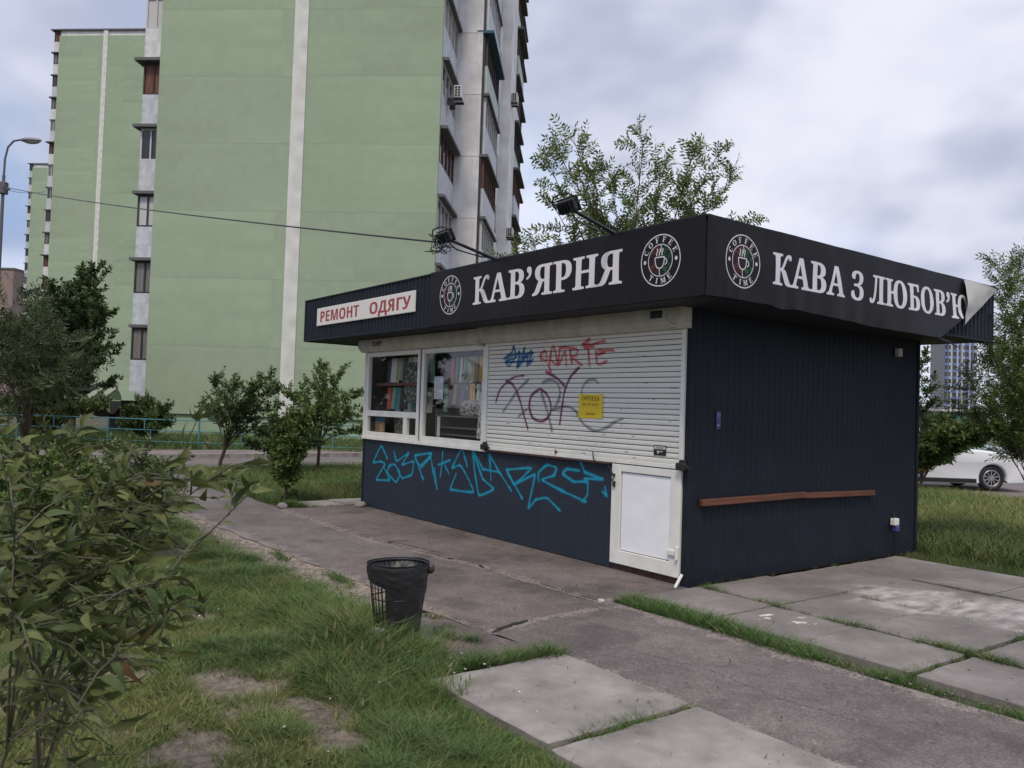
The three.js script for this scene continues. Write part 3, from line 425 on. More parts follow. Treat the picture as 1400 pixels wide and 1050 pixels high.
// ------------------------------------------------------------------ signs and banners
function emblem(g, cx, cy, r) {
  g.save(); g.translate(cx, cy); const wht = 'rgb(214,210,214)';
  g.strokeStyle = wht; g.lineWidth = r * 0.045; g.beginPath(); g.arc(0, 0, r * 0.97, 0, 7); g.stroke();
  const ri = r * 0.6;
  g.save(); g.beginPath(); g.arc(0, 0, ri, 0, 7); g.clip();
  g.fillStyle = 'rgb(56,26,27)'; g.fillRect(-r, -r, r * 1.04, 2 * r); g.fillStyle = 'rgb(14,38,24)'; g.fillRect(r * 0.02, -r, r, 2 * r);
  const q = mulberry(12);
  for (let i = 0; i < 60; i++) { const x = (q() - 0.5) * 2 * ri, y = (q() - 0.5) * 2 * ri, a = q() * 6; g.strokeStyle = x < 0 ? (i % 2 ? 'rgb(104,60,56)' : 'rgb(34,16,18)') : (i % 2 ? 'rgb(60,104,66)' : 'rgb(8,22,15)'); g.lineWidth = r * 0.025; g.beginPath(); g.ellipse(x, y, r * 0.09, r * 0.045, a, 0, 7); g.stroke(); }
  g.restore();
  g.lineWidth = r * 0.035; g.strokeStyle = wht; g.beginPath(); g.arc(0, 0, ri, 0, 7); g.stroke();
  g.beginPath(); g.moveTo(0, -ri); g.quadraticCurveTo(r * 0.1, -ri * 0.7, 0, -ri * 0.5); g.moveTo(0, ri); g.quadraticCurveTo(-r * 0.08, ri * 0.7, 0, ri * 0.4); g.stroke();
  g.fillStyle = 'rgb(34,28,32)'; g.beginPath(); g.moveTo(-r * 0.26, -r * 0.12); g.lineTo(r * 0.2, -r * 0.12); g.quadraticCurveTo(r * 0.2, r * 0.3, -r * 0.03, r * 0.3); g.quadraticCurveTo(-r * 0.26, r * 0.3, -r * 0.26, -r * 0.12); g.fill(); g.lineWidth = r * 0.045; g.stroke();
  g.beginPath(); g.arc(r * 0.22, r * 0.06, r * 0.11, -1.5, 1.6); g.stroke();
  for (const s of [-0.16, -0.03, 0.1]) { g.beginPath(); g.moveTo(r * s, -r * 0.18); g.bezierCurveTo(r * (s - 0.1), -r * 0.28, r * (s + 0.1), -r * 0.34, r * s, -r * 0.45); g.stroke(); }
  g.fillStyle = wht; for (const s of [-1, 1]) { g.beginPath(); g.ellipse(s * r * 0.78, 0, r * 0.065, r * 0.08, 0, 0, 7); g.fill(); }
  g.textAlign = 'center'; g.textBaseline = 'middle'; g.font = `bold ${r * 0.29}px serif`;
  const arc = (s, a0, a1, flip) => [...s].forEach((c, i) => { const a = lerp(a0, a1, i / (s.length - 1)); g.save(); g.rotate(a); g.translate(0, flip ? r * 0.785 : -r * 0.785); g.fillText(c, 0, 0); g.restore(); });
  arc('COFFEE', -1.12, 1.12, false); arc('TIME', 0.62, -0.62, true);
  g.restore();
}
function banner(g, w, h, seed) {
  g.fillStyle = 'rgb(21,19,21)'; g.fillRect(0, 0, w, h); const q = mulberry(seed);
  for (let i = 0; i < 260; i++) { g.fillStyle = q() > 0.5 ? 'rgb(42,38,41)' : 'rgb(18,16,19)'; g.globalAlpha = 0.05 * q(); g.beginPath(); g.ellipse(q() * w, q() * h, 10 + 90 * q(), 4 + 26 * q(), 0, 0, 7); g.fill(); }
  for (let i = 0; i < 1500; i++) { g.fillStyle = 'rgb(120,112,108)'; g.globalAlpha = 0.16 * q() * q(); g.fillRect(q() * w, q() * h, 1 + 2 * q(), 1 + 2 * q()); } g.globalAlpha = 1;
}
function fitText(g, s, x0, x1, yb, cap, font) { // text from x0 to x1 on baseline yb with the given capital height
  g.font = `${font}`.replace('PX', '100px'); const m = g.measureText(s), k = (x1 - x0) / m.width, c = cap / 71;
  g.save(); g.translate(x0, yb); g.scale(k, c); g.fillText(s, 0, 0); g.restore();
}
{
  // front banner: x -3.84 .. 0.667, y 2.665 .. 3.355
  const W = 4.51, HH = 0.69, S = 2048 / W, t = canvasTex(2048, 313, (g, w, h) => {
    banner(g, w, h, 5); const X = (x) => (x + 3.843) * S, Y = (y) => h - (y - 2.665) * S;
    emblem(g, X(-3.355), Y(3.035), 0.245 * S); emblem(g, X(0.152), Y(3.025), 0.24 * S);
    g.fillStyle = 'rgb(216,212,214)'; g.textBaseline = 'alphabetic'; g.textAlign = 'left';
    fitText(g, 'КАВ’ЯРНЯ', X(-2.86), X(-0.325), Y(2.868), 0.328 * S, 'bold PX serif'); fitText(g, 'КАВ’ЯРНЯ', X(-2.852), X(-0.318), Y(2.868), 0.328 * S, 'bold PX serif');
  });
  const mk = (mat, wave, len, cut) => {
    const nx = 140, ny = 16, g = new THREE.PlaneGeometry(1, 1, nx, ny).translate(0.5, 0.5, 0), p = g.attributes.position;
    for (let i = 0; i < p.count; i++) { const u = p.getX(i), v = p.getY(i), e = wave(u, v); p.setXYZ(i, u * len, e[1], e[0]); }
    g.computeVertexNormals(); return g;
  };
  const vinyl = (t) => std({ map: t, specularIntensity: 0.4, roughness: 0.5, side: THREE.DoubleSide });
  const g1 = mk(null, (u, v) => [0.038 + 0.013 * (fbm(u * 11, v * 2.5 + 3, 4) - 0.5) + 0.006 * (1 - v) * (fbm(u * 40, 7, 2) - 0.4), -0.005 + v * (HH - 0.005) + (1 - v) * ((fbm(u * 30, 2, 3) - 0.5) * 0.012)], W);
  g1.translate(-3.843, 2.668, 0.584);
  const fb = part(scene, 'banner', g1, vinyl(t)); tag(fb, 'black vinyl banner reading КАВ’ЯРНЯ on the front of the kiosk canopy', 'banner');
  part(fb, 'hem', metre(join([bb(-3.843, 0.66, 2.664, 2.672, 0.598, 0.618), bb(-3.843, 0.66, 3.349, 3.36, 0.592, 0.622)])), M.black);
  // side banner: runs from z 0.62 towards z -4.87; its lower far corner is folded over
  const LS = 5.49, S2 = 2048 / LS, t2 = canvasTex(2048, 280, (g, w, h) => {
    banner(g, w, h, 9); const X = (z) => (0.62 - z) * S2, Y = (y) => h - (y - 2.6) * S2;
    emblem(g, X(0.135), Y(3.01), 0.24 * S2);
    g.fillStyle = 'rgb(212,210,216)'; g.textBaseline = 'alphabetic'; g.textAlign = 'left';
    for (const k of [0, 0.01]) fitText(g, 'КАВА З ЛЮБОВ’Ю', X(-0.285 - k), X(-4.09 - k), Y(2.862), 0.29 * S2, 'bold PX serif');
  });
  const crease = (y) => 0.62 + lerp(3.30, 4.88, clamp((y - 2.6) / 0.725)); // length along the wall where the cloth is folded back
  const nx = 180, ny = 18, g2 = new THREE.PlaneGeometry(1, 1, nx, ny).translate(0.5, 0.5, 0), p = g2.attributes.position, uv = g2.attributes.uv;
  for (let i = 0; i < p.count; i++) {
    const u = p.getX(i), v = p.getY(i); let y = lerp(2.665, 3.355, v);
    const s0 = u * crease(y), sag = sstep(0.8, 3.6, s0) * 0.06 + 0.012 * (fbm(s0 * 3, 4, 3) - 0.5) + (s0 > 0.9 && s0 < 1.25 ? 0.02 * Math.sin((s0 - 0.9) * 9) : 0);
    y -= (1 - v) * sag; const s = u * crease(y);
    const out = 0.036 + 0.022 * (fbm(s * 2.6, v * 2 + 5, 4) - 0.5) + (1 - v) ** 2 * (0.05 * sstep(2.3, 3.8, s) + 0.02 * (fbm(s * 7, 11, 2) - 0.4)) + 0.02 * sstep(0.25, 0, Math.abs(s - crease(y) + 0.02)) * (1 - v);
    p.setXYZ(i, out + 0.645, y, 0.62 - s); uv.setXY(i, s / LS, (y - 2.6) / (280 / S2));
  }
  g2.computeVertexNormals();
  const sb = part(scene, 'banner', g2, vinyl(t2)); tag(sb, 'black vinyl banner reading КАВА З ЛЮБОВ’Ю along the right side of the canopy, its far corner folded over', 'banner');
  sb.userData.label = 'black vinyl banner with КАВА З ЛЮБОВ’Ю on canopy side, far corner folded back';
  // the folded flap shows its pale back
  const A = V(0.645 + 0.05, 3.343, -3.955), B = V(0.645 + 0.035, 3.325, -4.87), C = V(0.645 + 0.075, 2.80, -3.92), n = 14, fp = [], fi = [];
  for (let i = 0; i <= n; i++) for (let j = 0; j <= n - i; j++) { const a = i / n, b = j / n, c = 1 - a - b, q = V().addScaledVector(B, a).addScaledVector(C, b).addScaledVector(A, c); q.x += 0.035 * Math.sin(Math.PI * c) + 0.03 * (fbm(a * 4 + 3, b * 4 + 7, 3) - 0.5) * Math.sin(Math.PI * Math.min(1, c + 0.15)); q.z += 0.022 * (fbm(b * 7, 3.3, 3) - 0.5) * c * (1 - a); fp.push(q.x, q.y, q.z); }
  const at = (i, j) => { let o = 0; for (let k = 0; k < i; k++) o += n - k + 1; return o + j; };
  for (let i = 0; i < n; i++) for (let j = 0; j < n - i; j++) { fi.push(at(i, j), at(i + 1, j), at(i, j + 1)); if (j < n - i - 1) fi.push(at(i + 1, j), at(i + 1, j + 1), at(i, j + 1)); }
  const fg = new THREE.BufferGeometry(); fg.setAttribute('position', new THREE.Float32BufferAttribute(fp, 3)); fg.setIndex(fi); fg.computeVertexNormals(); fg.setAttribute('uv', new THREE.Float32BufferAttribute(new Float32Array(fp.length / 3 * 2), 2));
  part(sb, 'folded_corner', fg, std({ color: lin(0.5, 0.49, 0.46), roughness: 0.55, side: THREE.DoubleSide }), 'pale grey back of the folded banner corner');
  part(sb, 'torn_strip', join([tube([V(0.7, 2.6, -3.4), V(0.72, 2.575, -3.55), V(0.71, 2.545, -3.72), V(0.7, 2.535, -3.85)], 0.012, 0.005, 5), tube([V(0.7, 2.6, -3.3), V(0.73, 2.58, -3.42), V(0.735, 2.535, -3.5)], 0.008, 0.004, 4)]), M.black);
  // tailor's board
  const sg = part(scene, 'sign_board', metre(rb(-7.42, -4.23, 2.888, 3.176, 0.6, 0.618, 0.004)), M.white); tag(sg, 'long white sign board with red letters РЕМОНТ ОДЯГУ on the canopy', 'sign');
  part(sg, 'lettering', new THREE.PlaneGeometry(3.17, 0.272).translate(-5.825, 3.032, 0.6195), std({ roughness: 0.5, map: canvasTex(2048, 176, (g, w, h) => {
    g.fillStyle = 'rgb(218,212,206)'; g.fillRect(0, 0, w, h); const q = mulberry(4); for (let i = 0; i < 900; i++) { g.fillStyle = q() > 0.6 ? 'rgb(150,140,130)' : 'rgb(236,232,228)'; g.globalAlpha = 0.25 * q() * q(); g.fillRect(q() * w, q() * h, 1 + 6 * q(), 1 + 2 * q()); } g.globalAlpha = 1;
    g.fillStyle = 'rgb(150,56,52)'; g.textBaseline = 'alphabetic';
    for (const k of [0, 5]) { fitText(g, 'РЕМОНТ', 66 + k, 985 + k, 146, 112, 'bold PX sans-serif'); fitText(g, 'ОДЯГУ', 1195 + k, 1985 + k, 146, 112, 'bold PX sans-serif'); }
  }) }));
  const nt = part(scene, 'notice', rb(-1.565, -1.18, 1.572, 1.832, 0.0262, 0.0278, 0.0006), std({ map: canvasTex(384, 260, (g, w, h) => {
    g.fillStyle = 'rgb(222,192,38)'; g.fillRect(0, 0, w, h); g.fillStyle = 'rgb(40,36,24)'; g.textAlign = 'center';
    g.font = 'bold 66px serif'; g.fillText('ОРЕНДА', w / 2, 68); g.font = 'bold 40px serif'; g.fillText('063 197 10 12', w / 2, 128); g.font = 'bold 34px sans-serif'; g.fillText('● ■ ■', w / 2, 176); g.font = 'italic bold 40px serif'; g.fillText('Дзвони', w / 2, 226);
    g.strokeStyle = 'rgba(120,100,20,.35)'; g.lineWidth = 2; for (const y of [44, 94, 146, 200]) { g.beginPath(); g.moveTo(0, y); g.lineTo(w, y + 3); g.stroke(); }
  }), roughness: 0.6 })); tag(nt, 'yellow paper notice reading ОРЕНДА stuck on the roller shutter', 'notice');
  { const p = nt.geometry.attributes.position, uv = nt.geometry.attributes.uv; for (let k = 0; k < p.count; k++) uv.setXY(k, (p.getX(k) + 1.565) / 0.385, (p.getY(k) - 1.572) / 0.26); }
  const st = part(scene, 'sticker', rb(-0.425, -0.262, 1.235, 1.335, 0.0262, 0.0272, 0.0004), std({ map: canvasTex(192, 128, (g, w, h) => { g.fillStyle = 'rgb(28,28,28)'; g.fillRect(0, 0, w, h); g.fillStyle = 'rgb(200,198,190)'; g.font = 'bold 34px sans-serif'; g.textAlign = 'center'; g.fillRect(10, 12, w - 20, 38); g.fillStyle = 'rgb(28,28,28)'; g.fillText('SMOKE', w / 2, 44); g.fillStyle = 'rgb(200,198,190)'; g.fillRect(48, 72, 96, 10); g.beginPath(); g.arc(70, 92, 14, 0, 7); g.fill(); }), roughness: 0.5 })); tag(st, 'small black and white sticker low on the right end of the shutter', 'sticker');
  { const p = st.geometry.attributes.position, uv = st.geometry.attributes.uv; for (let k = 0; k < p.count; k++) uv.setXY(k, (p.getX(k) + 0.425) / 0.163, (p.getY(k) - 1.235) / 0.1); }
}

// ------------------------------------------------------------------ tower blocks
const green = tex(512, 512, (u, v) => { const n = fbm(u * 3, v * 5, 5, 15), s = fbm(u * 40, v * 40, 3, 40), w = fbm(u * 2, v * 28, 4, 56), k = 0.9 + 0.07 * n + 0.05 * s + 0.07 * w; return [150 * k, 166 * k, 142 * k]; });
M.green = std({ map: rep(green, 1 / 13), roughness: 0.92, bumpMap: grain, bumpScale: 0.002 });
M.greens = [1, 0.965, 1.03, 0.985].map((k, i) => { const m = M.green.clone(); m.color = lin(k, k * (1 + 0.006 * i), k * 0.99); m.map = M.green.map.clone(); m.map.offset.set(i * 0.27, i * 0.41); return m; });
M.plinthGreen = std({ map: rep(green.clone(), 1 / 5), color: lin(0.93, 0.98, 0.93), roughness: 0.92 });
M.stripe = std({ map: rep(tex(256, 256, (u, v) => { const n = fbm(u * 8, v * 8, 5, 8), k = 0.88 + 0.18 * n; return [214 * k, 214 * k, 208 * k]; }), 1 / 4), roughness: 0.9 });
M.facade = std({ map: rep(tex(512, 512, (u, v) => { const n = fbm(u * 8, v * 8, 6, 8), d = fbm(u * 30, v * 5, 4, 30), k = 0.8 + 0.22 * n - (d > 0.6 ? 0.12 * (d - 0.6) / 0.4 : 0); return [236 * k, 234 * k, 233 * k]; }), 1 / 6), roughness: 0.93 });
const parapets = [[0.42, 0.43, 0.44], [0.5, 0.5, 0.5], [0.36, 0.42, 0.38], [0.45, 0.46, 0.48]].map((c) => std({ map: rep(grain.clone(), 1), color: lin(...c.map((x) => x * 2.1)), roughness: 0.7 }));
parapets.forEach((m, i) => { m.map = rep(tex(128, 128, (u, v) => { const n = fbm(u * 6, v * 6, 4, 6), st = (u * 16) % 1 < 0.06 ? 0.9 : 1, k = (0.84 + 0.22 * n) * st; return [[196, 199, 203], [214, 214, 214], [182, 196, 186], [198, 203, 210]][i].map((c) => c * k); }), 1 / 1.3); m.color.set(0xffffff); });
M.frameW = std({ color: lin(0.5, 0.5, 0.49), roughness: 0.5 }); M.frameD = std({ color: lin(0.03, 0.026, 0.026), roughness: 0.6 }); M.frameB = std({ color: lin(0.10, 0.045, 0.03), roughness: 0.7 });
M.lip = std({ color: lin(0.11, 0.11, 0.115), roughness: 0.8 }); M.teal = std({ color: lin(0.03, 0.09, 0.14), roughness: 0.7 });
M.curtain = std({ map: rep(tex(128, 64, (u, v) => { const k = 0.75 + 0.3 * fbm(u * 24, v * 2, 3); return [128 * k, 124 * k, 120 * k]; }), 1 / 1.2), roughness: 0.35 });
M.rust = std({ map: rep(tex(128, 64, (u, v) => { const k = 0.7 + 0.5 * fbm(u * 16, v * 3, 3); return [112 * k, 66 * k, 52 * k]; }), 1 / 1.4), roughness: 0.6 });
const E1 = 0.848; // how the blocks are turned
function block(label, pos, opt) {
  const { W = 12.5, H = 49, deep = 25.5, F = 16 } = opt, b = thing('apartment_block', label, 'apartment block', pos, E1), y0 = 0.95, fl = 2.95, yb = 1.85;
  const stripe = [-6.5, -5.88];
  part(b, 'wall', metre(bb(-W + 0.1, -0.1, 0, H - 0.2, -deep, -0.16)), M.facade);
  part(b, 'plinth', metre(bb(-W + 0.05, -0.05, 0, y0, -1, -0.1)), M.plinthGreen);
  const pg = [[-W, stripe[0]], [stripe[1], 0]].map(([a, c]) => metre(rb(a, c, 0, fl - 0.004, -0.16, 0, 0.001)));
  for (let i = 0; i < 17; i++) { const y = y0 + i * fl; if (y > H - 1) break; for (const [gi, g] of pg.entries()) { const m = part(b, 'wall_panel', i === 16 || y + fl > H ? g.clone().scale(1, (H - y - 0.2) / fl, 1) : g, M.greens[(i * 5 + gi * 3 + (i * i) % 4) % 4]); m.position.set(0, y, (i % 2) * 0.0006); } }
  part(b, 'white_stripe', metre(rb(stripe[0] + 0.005, stripe[1] - 0.005, y0 - 0.02, H - 0.2, -0.16, 0.045, 0.006)), M.stripe);
  part(b, 'roof', metre(join([bb(-W - 0.08, 0.1, H - 0.2, H, -deep, 0.09), rod(V(-8, H, -2), V(-8, H + 1, -2), 0.04, 0.03, 5), rod(V(-4.4, H, -2), V(-4.4, H + 1.1, -2), 0.04, 0.03, 5)])), M.lip);
  // one glazed balcony: parapet, window band with frame and panes, canopy lip
  function balcony(x0, x1, z0, z1, y, st, h = 1.3, inset = false) {
    const g = new THREE.Group(); g.name = 'balcony'; b.add(g);
    part(g, 'parapet', metre(bb(x0, x1, y, y + h, z0, z1)), parapets[st.p]);
    const top = y + fl - 0.14, a = 0.05;
    part(g, 'pane', metre(bb(x0 + a, x1 - a, y + h, top, z0 + a, z1 - a)), st.g);
    const bars = [bb(x0, x1, y + h, y + h + 0.07, z1 - 0.06, z1), bb(x0, x1, top - 0.09, top, z1 - 0.06, z1)];
    const nz = Math.max(2, Math.round((x1 - x0) / 0.75)); for (let i = 0; i <= nz; i++) { const x = clamp(lerp(x0, x1, i / nz), x0 + 0.035, x1 - 0.035); bars.push(bb(x - 0.035, x + 0.035, y + h + 0.07, top - 0.09, z1 - 0.061, z1 - 0.001)); }
    for (const xs of [x0, x1]) { const s = xs === x0 ? [x0 - 0.002, x0 + 0.06] : [x1 - 0.06, x1 + 0.002], nx = Math.max(1, Math.round((z1 - z0) / 0.9)); bars.push(bb(s[0], s[1], y + h, y + h + 0.069, z0, z1 - 0.062), bb(s[0], s[1], top - 0.089, top, z0, z1 - 0.062)); for (let i = 0; i < nx; i++) { const z = lerp(z0, z1, i / nz * (nz / nx)); bars.push(bb(s[0], s[1], y + h + 0.069, top - 0.089, z, z + 0.07)); } }
    part(g, 'frame', join(bars), st.f);
    const o = st.o ?? 0.16; part(g, 'lip', inset ? bb(x1 - 0.3, x1 + o + 0.1, top, top + 0.13, z0 + 0.02, z1) : bb(x0 - o, x1 + o, top, top + 0.13, z0, z1 + o), st.l ?? M.lip);
    return g;
  }
  const styles = [{ p: 0, g: M.darkGlass, f: M.frameW }, { p: 1, g: M.curtain, f: M.frameD, o: 0.24 }, { p: 2, g: M.darkGlass, f: M.frameD, o: 0.3 }, { p: 3, g: M.curtain, f: M.frameW, o: 0.1 }, { p: 1, g: M.rust, f: M.frameD, o: 0.34 }, { p: 0, g: M.darkGlass, f: M.frameB, o: 0.2 }];
  R = mulberry(opt.seed);
  // stack on the left of the end wall
  const known = opt.left || [];
  for (let i = 0; i < (opt.floors ?? F); i++) balcony(-W - 0.95, -W - 0.005, -3.3, -0.4, yb + i * fl, known[i] ?? pick(styles), 1.38);
  if (opt.right) {
    // the long side steps outwards along its length
    part(b, 'wall', metre(bb(-2.5, 1.2, 0, H - 0.2, -deep + 0.5, -4.0)), M.facade);
    part(b, 'wall', metre(bb(-2.5, 1.75, 0, H - 0.2, -16.2, -12.9)), M.facade);
    for (let i = 0; i < 9; i++) part(b, 'wall_joint', metre(rb(0.06, 1.205, yb + i * fl - 0.14, yb + i * fl - 0.10, -4.01, -3.985, 0.004)), M.facade);
    for (let i = 0; i < 9; i++) balcony(-1.2, 0.02, -3.98, -0.17, yb + i * fl, i ? styles[[0, 3, 0, 5, 0, 3, 0, 1, 0][i]] : styles[5], 1.38, true);
    for (let i = 0; i < 10; i++) {
      balcony(1.21, 1.42, -9.6, -4.3, yb + i * fl, i === 5 ? { ...styles[2], l: M.teal } : styles[[0, 3, 0, 5, 0, 2, 3, 0, 3, 0][i]], 1.35);
      const w = new THREE.Group(); w.name = 'window'; b.add(w); part(w, 'frame', bb(1.19, 1.225, yb + i * fl + 0.9, yb + i * fl + 2.4, -12.2, -10.8), i % 3 ? M.frameW : M.frameB); part(w, 'pane', bb(1.2, 1.235, yb + i * fl + 0.98, yb + i * fl + 2.32, -12.1, -11.55), M.darkGlass); part(w, 'pane', bb(1.2, 1.235, yb + i * fl + 0.98, yb + i * fl + 2.32, -11.45, -10.9), M.darkGlass);
    }
    const dark = [styles[2], { p: 3, g: M.darkGlass, f: M.frameB, o: 0.3 }, styles[2], styles[1]];
    for (let i = 0; i < 15; i++) { balcony(1.21, 1.72 + 0.14 * (i % 3 === 1), -20.6, -16.4, yb + i * fl, dark[(i * 7 + 1) % 4], 1.25); balcony(1.21, 1.5, -24.6, -21.2, yb + i * fl, dark[(i * 5 + 2) % 4], 1.25); }
    // air conditioners
    const ac = [[0.75, 3.3, -0.06], [0.55, 12.65, -2.6]];
    for (const [x, y, z] of [[0.3, 3.35, -1.0], [0.55, 15.2, -1.5], [1.95, 19.6, -13.6], [1.95, 11.6, -13.4], [1.95, 7.4, -13.6]]) {
      const a = new THREE.Group(); a.name = 'air_conditioner'; b.add(a); a.position.set(x, y, z);
      part(a, 'casing', rb(-0.18, 0.18, 0, 0.55, -0.4, 0.4, 0.03, 2), M.frameW); part(a, 'grille', join([0, 1, 2, 3].flatMap((i) => [0, 1].map((j) => bb(-0.12 + j * 0.13, -0.02 + j * 0.13, 0.05 + i * 0.12, 0.14 + i * 0.12, 0.398, 0.408)))), M.frameD); part(a, 'bracket', join([bb(-0.2, 0.2, -0.08, 0, -0.3, -0.26), bb(-0.2, 0.2, -0.08, 0, 0.26, 0.3), bb(-0.45, -0.2, -0.3, 0, -0.3, -0.26), bb(-0.45, -0.2, -0.3, 0, 0.26, 0.3)]), M.frameD);
    }
    part(b, 'cable', tube([V(0.85, 7.2, -3.95), V(0.87, 5.5, -3.95), V(0.8, 4.2, -3.95), V(0.55, 3.7, -3.94)], 0.02, 0.02, 4), M.frameD);
    part(b, 'drain_pipe', rod(V(1.26, 0.2, -4.16), V(1.26, 30, -4.16), 0.05, 0.05, 6), M.frameD);
  }
  return b;
}
const SL = (p, g, f, o, l) => ({ p, g, f, o, l });
block('tall green tower block behind the kiosk with one white vertical stripe, nearest of three', [-24.48, 0, -11.83], { right: true, floors: 9, seed: 5, left: [SL(3, M.curtain, M.frameD, 0.1), SL(3, M.curtain, M.frameD, 0.18), SL(3, M.frameW, M.frameD, 0.18), SL(0, M.darkGlass, M.frameW, 0.26), SL(0, M.rust, M.frameD, 0.3), SL(1, M.frameW, M.frameW, 0.05), SL(1, M.frameW, M.frameW, 0.05)] });
block('second green tower block with white stripe, partly hidden behind the nearest block', [-106.9, 0, -17.9], { floors: 16, seed: 9 });
block('third green tower block, farthest left and smallest of the striped blocks', [-181.2, 0, -23.2], { floors: 16, seed: 14 });
{ // pale brown slab block at the far left
  const b = thing('apartment_block', 'distant pale brown apartment block at the left edge with white balconies', 'apartment block', [-224, 0, -14.5], E1);
  part(b, 'wall', metre(bb(-14, 0, 0, 31, -14, 0)), std({ color: lin(0.25, 0.19, 0.17), roughness: 0.9 })); part(b, 'wall', metre(bb(-30, -14.1, 0, 28.5, -14, 0.3)), std({ color: lin(0.4, 0.37, 0.36), roughness: 0.9 })); part(b, 'roof', bb(-14.2, 0.2, 31, 31.4, -14.2, 0.2), M.lip);
  for (let i = 0; i < 10; i++) for (let j = 0; j < 5; j++) { const w = part(b, 'window', bb(-16.4 - j * 2.9, -14.8 - j * 2.9, 1.2 + i * 2.8, 2.7 + i * 2.8, 0.28, 0.36), M.darkGlass); part(w, 'parapet', bb(-16.6 - j * 2.9, -14.6 - j * 2.9, 0.1 + i * 2.8, 1.15 + i * 2.8, 0.25, 0.9), M.frameW); }
}
{ // distant high-rises at the right
  const blue = std({ color: lin(0.13, 0.185, 0.42), roughness: 0.5 }), pale = std({ color: lin(0.42, 0.43, 0.48), roughness: 0.8 }), grey = std({ color: lin(0.24, 0.235, 0.25), roughness: 0.8 });
  const t = thing('high_rise', 'distant blue and white high-rise seen below the right end of the canopy', 'high-rise', [-161, 0, -357], 0.93);
  part(t, 'wall', metre(bb(-7, 7, 0, 53, -12, -0.3)), grey);
  for (const x of [-4.2, -1.6, 0.4, 3.6]) part(t, 'pier', bb(x - 0.35, x + 0.35, 0, 53, -0.3, 0.25), pale);
  const wg = bb(-0.62, 0.62, 0, 1.5, -0.3, -0.1), pg = bb(-0.7, 0.7, 0, 1.1, -0.3, 0.05);
  for (let i = 0; i < 18; i++) for (let j = 0; j < 8; j++) { const x = -6.2 + j * 1.77, m = part(t, 'window', wg, M.darkGlass); m.position.set(x, 1.3 + i * 2.9, 0); const q = part(t, 'balcony', pg, j % 3 === 1 ? pale : blue); q.position.set(x, 0.1 + i * 2.9, 0); }
  const s = thing('high_rise', 'distant grey-beige high-rise right beside the far edge of the kiosk wall', 'high-rise', [-121.5, 0, -244], 0.93);
  part(s, 'wall', metre(bb(-4, -2, 0, 40, -10, 0)), std({ color: lin(0.3, 0.28, 0.27), roughness: 0.9 }));
  for (let i = 0; i < 13; i++) for (let j = 0; j < 1; j++) { const m = part(s, 'window', bb(-0.6, 0.6, 0, 1.5, -0.1, 0.06), M.darkGlass); m.position.set(-3 + j * 1.75, 1.2 + i * 2.95, 0); }
  const c = thing('storage_container', 'green metal storage hut beyond the parked cars', 'container', [-14.2, 0, -36.2], 0.93);
  part(c, 'body', metre(rb(-0.7, 1.5, 0.05, 2.2, -3, 0, 0.03)), std({ color: lin(0.05, 0.14, 0.12), roughness: 0.6 })); part(c, 'roof', rb(-0.85, 1.65, 2.2, 2.32, -3.1, 0.12, 0.02), std({ color: lin(0.5, 0.52, 0.5), roughness: 0.6 })); part(c, 'door', rb(0.2, 1.1, 0.1, 1.9, 0, 0.04, 0.01), std({ color: lin(0.04, 0.11, 0.1), roughness: 0.6 })); part(c, 'vent', new THREE.CylinderGeometry(0.22, 0.22, 0.08, 16).rotateX(Math.PI / 2).translate(-0.35, 1.55, 0.03), M.black);
}
